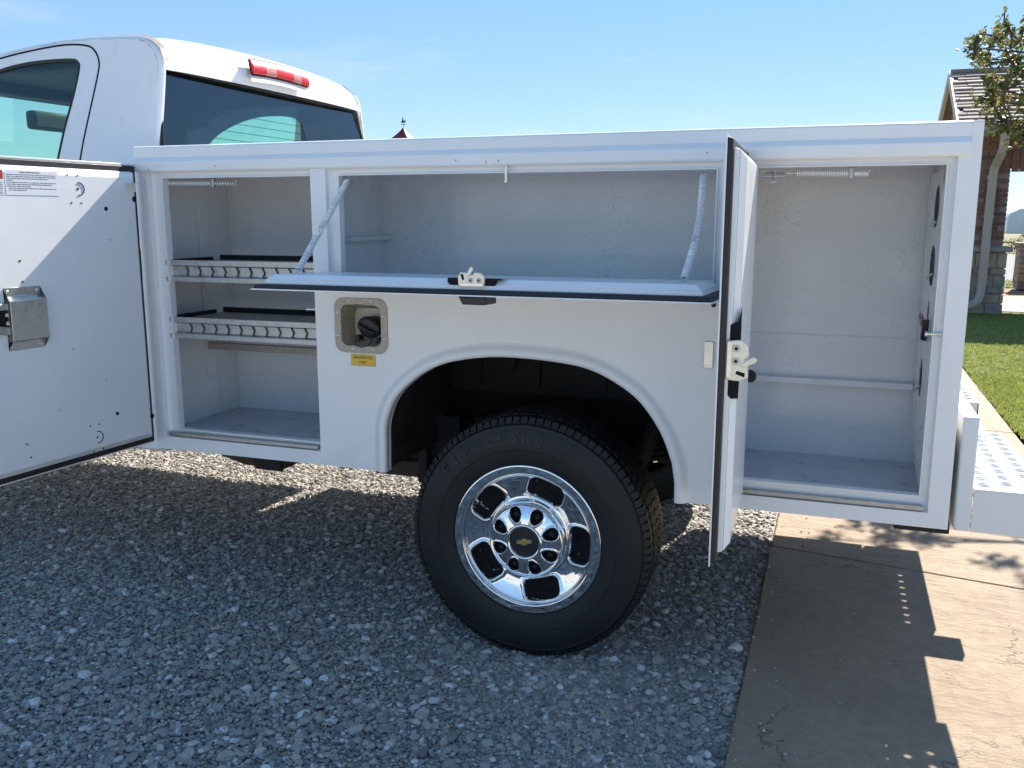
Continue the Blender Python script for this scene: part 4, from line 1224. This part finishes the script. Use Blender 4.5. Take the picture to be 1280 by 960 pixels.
# glass
gy0, gy1 = .275, YW-.275
xg = -2.434
xl = lambda z: -2.426-.13*(z-1.65)
def gfn(u, v, t): return (xg-.004-(.006 if v < 1.8 else 0)*0+t-.010*abs((u-YC)/.76)**3*0, u, v)
def yg(z): return .284-.18*(2.0-z)
rg_o = [(yg(1.63), 1.63), (YW-yg(1.63), 1.63), (YW-yg(1.99), 1.985), (YW-yg(1.99)-.015, 1.998), (yg(1.99)+.015, 2.003), (yg(1.99), 1.990)]
slid = catmull([(.40, 1.64), (.46, 1.700), (.568, 1.775), (.722, 1.837), (.88, 1.878), (1.022, 1.898), (1.140, 1.905), (1.205, 1.893), (1.240, 1.860), (1.255, 1.80), (1.262, 1.72), (1.264, 1.64)], 5)
rg = plate('rear_window', rg_o, [slid[::-1]], lambda u, v, t: (xl(v)+t, u, v), -.002, .002, 'glassdark', cab, smooth=0)
sp_ = plate('sliding_pane', slid, [], lambda u, v, t: (xl(v)+t, u, v), -.0018, -.0008, 'glassmid', rg, smooth=0)
mb = MB()
for z in (1.66, 1.695, 1.73, 1.765, 1.80, 1.835, 1.87):
    mb.tube([(xl(z)-.0005, .46, z-.0), (xl(z)-.0005, 1.25, z-.0)], .0011, 4)
make('defroster_lines', mb, 'glassdark', rg)
mb = MB(); mb.tube([(xl(v)-.004, u, v) for u, v in rg_o+rg_o[:1]], .008, 6); make('window_seal', mb, 'rubber', rg)
plate('side_window', win, [], cabfn(False), .006, .009, 'glass', cab, smooth=0)
plate('side_window', win, [], cabfn(True), .006, .009, 'glass', cab, smooth=0)
mb = MB(); f0 = cabfn(False); mb.tube([f0(u, v, .002) for u, v in win+win[:1]], .006, 6); make('window_seal', mb, 'rubber', cab)
seam = catmull([(-2.823, 1.60), (-2.805, 1.72), (-2.785, 1.818), (-2.749, 1.984), (-2.746, 2.039), (-2.770, 2.081), (-2.813, 2.103), (-2.925, 2.112), (-3.089, 2.100), (-3.257, 2.078), (-3.45, 2.04)], 6)
mb = MB(); mb.tube([f0(u, v, .0012) for u, v in seam], .0042, 6); make('door_seam', mb, 'hole', cab)
# windscreen, dash, hood: mostly out of the picture
mb = MB(); mb.add([(-3.62, .30, 2.03), (-3.62, YW-.30, 2.03), (-4.34, YW-.22, 1.44), (-4.34, .22, 1.44)], [(0, 1, 2, 3)])
make('windscreen', mb, 'glass', cab, smooth=0)
mb = MB(); mb.box(-6.0, -4.35, .04, YW-.04, .62, 1.30); mb.box(-5.9, -4.30, .10, YW-.10, 1.301, 1.40)
make('hood', mb, 'paint', cab, bevel=.05, seg=4)
make('cab_lower', MB().box(-4.34, -2.475, .045, YW-.045, .62, 1.199), 'paint', cab, bevel=.012)
# dark interior: headliner, pillars, seats, visor
mb = MB()
mb.box(-3.62, -2.52, .34, YW-.34, 2.030, 2.048)
mb.box(-2.535, -2.50, .30, .46, 1.62, 2.02); mb.box(-2.535, -2.50, YW-.46, YW-.30, 1.62, 2.02)
mb.box(-2.82, -2.54, YW-.285, YW-.262, 1.60, 2.03); mb.box(-3.62, -3.50, .30, YW-.30, 1.98, 2.035)
make('headliner', mb, 'cabin', cab, bevel=.01)
for yy in (.62, 1.45):
    s1 = make('seat', MB().box(-3.10, -2.72, yy-.22, yy+.22, 1.20, 1.55), 'cabin', cab, bevel=.04, seg=3)
    mb = MB(); mb.box(-2.86, -2.74, yy-.13, yy+.13, 1.60, 1.78); make('head_rest', mb, 'cabin', s1, bevel=.035, seg=3)
mb = MB(); mb.box(-3.80, -3.74, .88, 1.12, 1.87, 1.96); make('rear_view_mirror', mb, 'cabin', cab, bevel=.015)
mb = MB(); mb.box(-3.60, -3.38, 1.30, 1.74, 1.94, 1.965); make('sun_visor', mb, 'cabin', cab, bevel=.006)
make('dashboard', MB().box(-4.30, -3.95, .30, YW-.30, 1.20, 1.46), 'cabin', cab, bevel=.03)
# ditch mouldings
for mir in (0, 1):
    mb = MB(); vs = []
    idx_ = [i for i, p in enumerate(path) if p.y > 2.008]
    for i in idx_:
        q = secs[i][6]; 
        pth = [secs[i][6], secs[i][7]]
        a = Vector(secs[i][6]); b = Vector((a.x+.002, a.y+.020, a.z+.008))
        nx = Vector((.005 if path[i].x > -2.49 else .001, 0, .0045 if path[i].x < -2.468 else .001))
        for v in (a+nx-Vector((0, .004, 0)), b+nx): vs.append((v.x, YW-v.y if mir else v.y, v.z))
    k_ = len(idx_)
    mb.add(vs, [(2*i, 2*i+2, 2*i+3, 2*i+1) for i in range(k_-1)])
    make('roof_ditch_strip', mb, 'ditch', cab, smooth=40)
# third brake light
def lampP(a, b, out):      # a across (0..1), b up
    y = .772+a*.432; zl = 2.046+.058*b+.008*4*a*(1-a)
    return (-2.404-.016*b+out, y, zl)
mb = MB(); mb.grid(lambda a, b: lampP(-.02+1.04*a, -.14+1.26*b, .004), 16, 4); mb2 = MB(); mb2.grid(lambda a, b: lampP(-.02+1.04*a, -.14+1.26*b, -.03), 16, 4)
bl = make('brake_light', mb, 'rubber', cab, recalc=False); bl['label'] = 'red high mounted brake light with two clear segments'
def lens(a0, a1, mat, nm, o=.012):
    mb = MB(); mb.grid(lambda a, b: lampP(a0+(a1-a0)*a, b, o+.010*math.sin(PI*b)**.6), 10, 8)
    q = [lampP(a0, 0, 0), lampP(a1, 0, 0)]
    n0 = len(mb.v); mb.add([lampP(a0+(a1-a0)*k/10, 0, .003) for k in range(11)], [])
    for k in range(10): mb.f.append((k*9, (k+1)*9, n0+k+1, n0+k)); mb.m.append(0)
    n1 = len(mb.v); mb.add([lampP(a0, k/8, .003) for k in range(9)], [])
    for k in range(8): mb.f.append((k, k+1, n1+k+1, n1+k)); mb.m.append(0)
    return make(nm, mb, mat, bl, smooth=60)
lens(0, .21, 'redlens', 'red_lens'); lens(.2105, .40, 'lampwhite', 'clear_lens', .011); lens(.4005, .70, 'redlens', 'red_lens'); lens(.7005, .86, 'lampwhite', 'clear_lens', .011); lens(.8605, 1.0, 'redlens', 'red_lens')
mb = MB(); mb.grid(lambda a, b: lampP(-.03+1.06*a, -.55+.42*b, .003-.004*b), 8, 3); make('lamp_base', mb, 'paint', bl)

# ================================================================ HOUSE on the right
H = empty('brick_house', (4.0, 14.0, 0), 'brick house with stone wainscot, shingled gable roof and taupe downspout behind the truck', 'house')
fy = 12.50
wall = make('front_wall', MB().box(1.66, 2.26, fy+.02, fy+.30, 1.0, 2.62), 'mortar', H)
# bricks on the front and on the opening reveal
mb = MB(); r = random.Random(7); bh, bw = .068, .205
z = 1.04; row = 0
while z < 2.60:
    x = 1.66-(bw/2 if row % 2 else 0)
    while x < 2.26:
        a, b = max(x, 1.655), min(x+bw-.012, 2.265)
        if b-a > .03: mb.box(a, b, fy-r.uniform(0, .006), fy+.04, z, z+bh-.012)
        x += bw
    mb.box(2.24, 2.268+r.uniform(0, .005), fy+.05, fy+.16, z, z+bh-.012); mb.box(2.24, 2.268+r.uniform(0, .005), fy+.172, fy+.29, z, z+bh-.012)
    z += bh; row += 1
br = make('brickwork', mb, 'bricks', wall, smooth=0); br['kind'] = 'stuff'
sb = make('stone_wainscot', MB().box(1.62, 2.30, fy-.05, fy+.36, .0, .93), 'mortar', H)
r = random.Random(3); rows = [(0, .16), (.17, .30), (.31, .40), (.41, .58), (.59, .68), (.69, .92)]
for z0_, z1_ in rows:
    x = 1.62
    while x < 2.30:
        wd_ = r.uniform(.13, .30); b = min(x+wd_, 2.325)
        if 2.325-b < .06: b = 2.325
        mb = MB(); pr_ = r.uniform(.015, .035)
        mb.box(x+.006, b-.004, fy-.05-pr_, fy+.02 if b < 2.3 else fy+.365, z0_+.005, z1_)
        make('stone', mb, r.choice(['limestone', 'limestone2']), sb, bevel=.012)
        x = b+.004
make('stone_cap', MB().box(1.58, 2.385, fy-.12, fy+.42, .932, 1.005), 'limecap', sb, bevel=.012)
# porch beam, soffit, back piers
bmw = make('porch_beam', MB().box(2.27, 8.0, fy-.02, fy+.10, 2.13, 2.62), 'mortar', H)
for k in range(40):
    x = 2.272+k*.10
    make('plank', MB().box(x, x+.094, fy-.045, fy-.021, 2.08, 2.60), 'soffit', bmw)
make('porch_ceiling', MB().box(1.70, 8.0, fy+.31, 15.3, 2.56, 2.60), 'soffit', H)
make('side_wall', MB().box(7.6, 8.0, fy+.32, 15.3, 0, 2.55), 'bricks', H)
make('gutter', MB().box(1.60, 2.24, 12.06, 12.18, 2.60, 2.735), 'trim', H, bevel=.02)
make('gutter', MB().box(2.25, 8.1, 12.07, 12.18, 2.61, 2.735), 'soffit', H, bevel=.02)
make('eave_soffit', MB().box(1.60, 8.0, 12.19, fy+.02, 2.625, 2.65), 'trim', H)
mb = MB()
def ribbon(mb, pts, wx, wy):
    n = len(pts); vs = []
    for x, y, z in pts: vs += [(x-wx, y-wy, z), (x+wx, y-wy, z), (x+wx, y+wy, z), (x-wx, y+wy, z)]
    mb.add(vs, [(4*i+k, 4*i+(k+1) % 4, 4*(i+1)+(k+1) % 4, 4*(i+1)+k) for i in range(n-1) for k in range(4)]+[(3, 2, 1, 0), (4*n-4, 4*n-3, 4*n-2, 4*n-1)])
ribbon(mb, [(2.10, 12.15, 2.61), (2.10, 12.16, 2.45), (2.09, 12.20, 2.33), (2.04, 12.38, 2.15), (2.03, 12.41, 2.05), (2.02, 12.42, 1.1), (2.015, 12.36, .98), (2.01, 12.36, .42)], .058, .045)
ds = make('downspout', mb, 'trim', H, bevel=.008, smooth=20)
mb = MB(); mb.tube([(2.01, 12.36, .44), (2.005, 12.34, .30), (1.96, 12.28, .20), (1.86, 12.2, .15), (1.75, 12.1, .13)], .062, 8); make('spout_elbow', mb, 'trim', ds)
for z in (2.0, 1.45, .75): make('strap', MB().box(1.95, 2.09, 12.31 if z < 1 else 12.37, 12.325 if z < 1 else 12.385, z-.012, z+.012), 'trim', ds)
# roof: shingle courses
rk0, eav, rid = 1.50, (12.10, 2.745), (14.0, 3.72)
rf = make('roof_deck', MB().add([(rk0+.03, eav[0]+.02, eav[1]-.03), (8.2, eav[0]+.02, eav[1]-.03), (8.2, rid[0], rid[1]-.035), (rk0+.03, rid[0], rid[1]-.035), (8.2, 15.9, 2.72), (rk0+.03, 15.9, 2.72)], [(0, 1, 2, 3), (3, 2, 4, 5)]), 'shingles', H, smooth=0)
mb = MB(); r = random.Random(9); nc = 15
for c_ in range(nc):
    f0_, f1_ = c_/nc, (c_+1.25)/nc
    x = rk0+r.uniform(0, .2)-.1
    while x < 8.1:
        wd_ = r.uniform(.12, .34); a = max(x, rk0); b = min(x+wd_-.008, 8.15)
        if b > a+.02:
            lift = .022+r.uniform(0, .016)
            P0 = lambda f_: (eav[0]+(rid[0]-eav[0])*f_, eav[1]+(rid[1]-eav[1])*f_)
            (ya, za), (yb, zb) = P0(f0_-r.uniform(0, .006)), P0(min(f1_, 1.0))
            mb.add([(a, ya, za+lift), (b, ya, za+lift), (b, yb, zb+.004), (a, yb, zb+.004), (a, ya, za-.004), (b, ya, za-.004)], [(0, 1, 2, 3), (4, 5, 1, 0), (0, 3, 4), (1, 5, 2)])
        x += wd_
s_ = make('shingle_courses', mb, 'shingles', rf, smooth=0, recalc=False); s_['kind'] = 'stuff'
mb = MB(); x = rk0
while x < 8.1: mb.box(x, x+.29, rid[0]-.09, rid[0]+.09, rid[1]-.03, rid[1]+.022); x += .30
make('ridge_cap', mb, 'shingles', rf, smooth=0)
# rake boards and siding on the gable
def slope(y): return eav[1]+(rid[1]-eav[1])*(y-eav[0])/(rid[0]-eav[0]) if y < rid[0] else rid[1]-(rid[1]-2.72)*(y-rid[0])/(15.9-rid[0])
mb = MB()
for a, b in ((12.10, 14.0), (14.0, 15.9)):
    mb.frustum([(rk0-.03, a, slope(a)-.15), (rk0+.02, a, slope(a)-.15), (rk0+.02, b, slope(b)-.15), (rk0-.03, b, slope(b)-.15)], [(rk0-.03, a, slope(a)+.012), (rk0+.02, a, slope(a)+.012), (rk0+.02, b, slope(b)+.012), (rk0-.03, b, slope(b)+.012)])
make('rake_board', mb, 'fascia', H, smooth=0)
gw = make('gable_wall', MB().add([(1.68, 12.5, 2.55), (1.68, 15.5, 2.55), (1.68, 15.5, slope(15.5)-.05), (1.68, 14, slope(14)-.05), (1.68, 12.5, slope(12.5)-.05)], [(0, 1, 2, 3, 4)]), 'siding', H, smooth=0)
z = 2.55
while z < 3.60:
    ya = 12.5+max(0, (z-slope(12.5)+.12)/((rid[1]-eav[1])/(rid[0]-eav[0]))); yb = 28-ya
    if yb-ya > .1: make('siding_board', MB().frustum([(1.655, ya, z), (1.679, ya, z), (1.679, min(yb, 15.5), z), (1.655, min(yb, 15.5), z)], [(1.672, ya, z+.108), (1.679, ya, z+.108), (1.679, min(yb, 15.5), z+.108), (1.672, min(yb, 15.5), z+.108)]), 'siding', gw, smooth=0)
    z += .11
make('house_side_wall', MB().box(1.70, 1.9, fy+.31, 15.5, 0, 2.548), 'bricks', H, smooth=0)

# free-standing stone pillar on the far side of the porch
P2 = empty('stone_pillar', (3.62, 18.1, 0), 'short buff stone pillar standing past the porch at the right edge', 'pillar')
core = make('core', MB().box(3.40, 3.84, 17.92, 18.34, 0, .86), 'mortar', P2)
r = random.Random(5); z = 0
while z < .84:
    h_ = r.uniform(.10, .19); h_ = min(h_, .86-z)
    x = 3.38
    while x < 3.86:
        b = min(x+r.uniform(.14, .30), 3.88)
        if 3.88-b < .07: b = 3.88
        make('stone', MB().box(x+.004, b-.004, 17.88-r.uniform(0, .02), 18.36, z+.004, z+h_-.006), r.choice(['limestone', 'limestone', 'limestone2']), P2, bevel=.012)
        x = b
    z += h_
make('stone_cap', MB().box(3.34, 3.92, 17.84, 18.42, .862, .93), 'limecap', P2, bevel=.012)

# ================================================================ VEHICLE across the road
V = empty('white_van', (12.6, 58, 0), 'white van parked beyond the road, seen through the porch', 'van')
vp = [(9.0, .45), (9.0, 1.35), (9.15, 1.62), (9.6, 1.86), (10.4, 1.98), (12.8, 2.0), (13.6, 1.80), (14.3, 1.38), (15.6, 1.22), (16.0, .95), (16.0, .45)]
mb = MB(); mb.prism(vp, XZ, 57, 59); make('body', mb, 'vanwhite', V, bevel=.06, seg=3)
for a, b, c, d in ((10.75, 11.35, 1.28, 1.62), (12.35, 13.5, 1.30, 1.72)):
    make('window', MB().box(a, b, 56.97, 56.999, c, d), 'glassdark' if 0 else 'plastic', V, bevel=.01)
for x in (11.75, 12.2, 13.65): make('door_seam', MB().box(x, x+.05, 56.985, 56.999, .6, 1.92), 'hole', V)
for x in (10.3, 14.8):
    w_ = make('wheel', MB().lathe([(0, 56.96), (.2, 56.96), (.33, 56.95), (.36, 57.0), (.36, 57.2)], (x, 0, .36), 28), 'rubber', V)
    make('hub_cap', MB().lathe([(0, 56.94), (.2, 56.95)], (x, 0, .36), 20), 'galv', w_)

# ================================================================ BARN far behind with cupola
B = empty('barn', (-17, 33, 0), 'white barn with dark red roof topped by a small cupola, hidden behind the truck', 'barn')
bx0, bx1, by0, by1 = -22, -11, 29.5, 37.5
wl = make('wall', MB().box(bx0, bx1, by0, by1, 0, 2.6), 'barnwhite', B)
mb = MB(); mb.prism([(by0-.3, 2.55), (by1+.3, 2.55), (33.5, 4.15)], lambda u, v, t: (t, u, v), bx0-.3, bx1+.3); rfb = make('roof', mb, 'redroof', B, smooth=0)
ccx, ccy = -17.85, 33.5; 
sw = .40
make('cupola_base', MB().box(ccx-sw*.92, ccx+sw*.92, ccy-sw*.92, ccy+sw*.92, 3.9, 4.60), 'barnwhite', rfb, bevel=.01)
for sx in (-1, 1):
    make('louvre', MB().box(ccx+sx*.16-.10, ccx+sx*.16+.10, ccy-sw*.92-.02, ccy-sw*.92-.001, 4.1, 4.45), 'trim', rfb)
mb = MB(); cz0, cz1 = 4.600, 5.17; lv = []
steps = 6
for k in range(steps+1):
    f_ = k/steps; h_ = sw*1.20*(1-f_)**1.25+.012
    lv.append([(ccx-h_, ccy-h_, cz0+(cz1-cz0)*f_), (ccx+h_, ccy-h_, cz0+(cz1-cz0)*f_), (ccx+h_, ccy+h_, cz0+(cz1-cz0)*f_), (ccx-h_, ccy+h_, cz0+(cz1-cz0)*f_)])
for a, b in zip(lv[:-1], lv[1:]): mb.frustum(a, b)
make('cupola_roof', mb, 'redroof', rfb, smooth=0)
mb = MB(); mb.cyl((ccx, ccy, cz1), (ccx, ccy, cz1+.42), .012, seg=8); mb.cyl((ccx-.13, ccy, cz1+.12), (ccx+.13, ccy, cz1+.12), .010, seg=6); mb.cyl((ccx, ccy-.13, cz1+.12), (ccx, ccy+.13, cz1+.12), .010, seg=6)
mb.prism([(ccx-.12, cz1+.20), (ccx+.10, cz1+.19), (ccx+.12, cz1+.30), (ccx+.03, cz1+.26), (ccx-.02, cz1+.40), (ccx-.06, cz1+.26)], XZ, ccy-.008, ccy+.008)
make('weathervane', mb, 'iron', rfb)

# ================================================================ TREE, right of the walk
def leafy(name, base, branches, leaves_n, leaf, mat_leaf, label, cat, seed, trunkr, clumps):
    TR = empty(name, base, label, cat)
    r = random.Random(seed)
    mb = MB()
    for P, rad in branches: mb.tube(P, rad, 7)
    make('trunk', mb, 'bark', TR, smooth=60)
    mb = MB()
    tips = []
    twigs = MB()
    for (c, R_, n) in clumps:
        c = Vector(c)
        for t_ in range(max(2, n//22)):
            d = Vector((r.gauss(0, 1), r.gauss(0, 1), r.gauss(0, 1)*.8)).normalized()
            e = c+d*R_*r.uniform(.5, 1.0)
            m0 = c.lerp(e, .5)+Vector((r.gauss(0, 1), r.gauss(0, 1), r.gauss(0, 1)))*R_*.12
            twigs.tube([c, m0, e], [.010, .006, .003], 4)
            for k in range(22):
                f_ = r.random()**.7
                q = (c.lerp(m0, f_*2) if f_ < .5 else m0.lerp(e, f_*2-1))+Vector((r.gauss(0, 1), r.gauss(0, 1), r.gauss(0, 1)))*R_*.13
                s_ = leaf*r.uniform(.6, 1.25)
                a = Vector((r.gauss(0, 1), r.gauss(0, 1), r.gauss(0, .7)-.5)).normalized(); b = a.cross(Vector((r.gauss(0, 1), r.gauss(0, 1), r.gauss(0, 1)))).normalized(); n_ = a.cross(b)
                mb.add([q, q+a*s_*.35+b*s_*.33+n_*s_*.08, q+a*s_*.8+b*s_*.20, q+a*s_*1.1-n_*s_*.08, q+a*s_*.8-b*s_*.20, q+a*s_*.35-b*s_*.33+n_*s_*.08], [(0, 1, 2, 3), (0, 3, 4, 5)])
    tw = make('twigs', twigs, 'bark', TR, smooth=60, recalc=False); tw['kind'] = 'stuff'
    cr = make('crown', mb, mat_leaf, TR, smooth=0, recalc=False); cr['kind'] = 'stuff'
    return TR
rt = random.Random(12)
tc = Vector((2.75, 5.0, 0))
br_ = [([tc, tc+Vector((.03, 0, .8)), tc+Vector((-.02, .02, 1.5)), tc+Vector((.0, .0, 2.3)), tc+Vector((.05, .0, 3.6))], [.10, .085, .07, .05, .015])]
clumps = []
ends = [(0.79, 4.60, 2.59), (0.94, 5.20, 2.59), (1.00, 5.20, 2.74), (1.00, 4.60, 2.68), (1.14, 4.90, 2.66), (0.99, 5.20, 2.46), (1.04, 4.90, 2.53), (1.17, 5.20, 2.51), (1.01, 5.20, 2.29), (1.00, 4.60, 2.30), (1.18, 5.20, 2.30), (1.18, 4.60, 2.15), (1.10, 4.90, 2.07), (1.20, 4.90, 1.99), (1.01, 4.60, 2.10), (1.17, 4.60, 2.41), (1.28, 5.20, 2.77), (1.31, 4.90, 2.34), (1.6, 4.8, 2.8), (2.0, 5.2, 3.2), (2.5, 4.8, 3.6), (3.0, 5.2, 3.4), (3.3, 4.9, 2.7), (2.0, 4.8, 2.4), (1.6, 5.2, 2.2), (2.6, 5.3, 2.9)]
for q, e in enumerate(ends):
    e = Vector(e); s0 = tc+Vector((0, 0, max(1.3, min(2.8, e.z-.5))))
    mid = s0.lerp(e, .55)+Vector((0, rt.uniform(-.1, .1), .12))
    if q % 2 == 0 or q > 18: br_.append(([s0, mid, e], [.026, .015, .005]))
    clumps.append((e, .17 if q < 19 else .40, 110 if q < 19 else 240))
leafy('shade_tree', (2.75, 5.0, 0), br_, 0, .040, 'leaf', 'small shade tree with green and russet leaves in front of the brick house', 'tree', 21, .1, clumps)
cl = [((3.65+.30*k, 20.0+.1*(k % 2), .86+.12*math.sin(k*2.1)), .30, 150) for k in range(9)]
leafy('dry_shrub', (4.3, 20, 0), [([(3.65+.3*k, 20, 0), (3.66+.3*k, 20.02, .4), (3.65+.3*k, 20.04, .9)], [.018, .012, .006]) for k in range(9)], 0, .05, 'shrubleaf', 'low straggly brown green shrub row behind the porch opening', 'shrub', 5, .02, cl)
print('tris', sum(len(o.data.polygons) for o in bpy.data.objects if o.type == 'MESH'), len(bpy.data.objects))
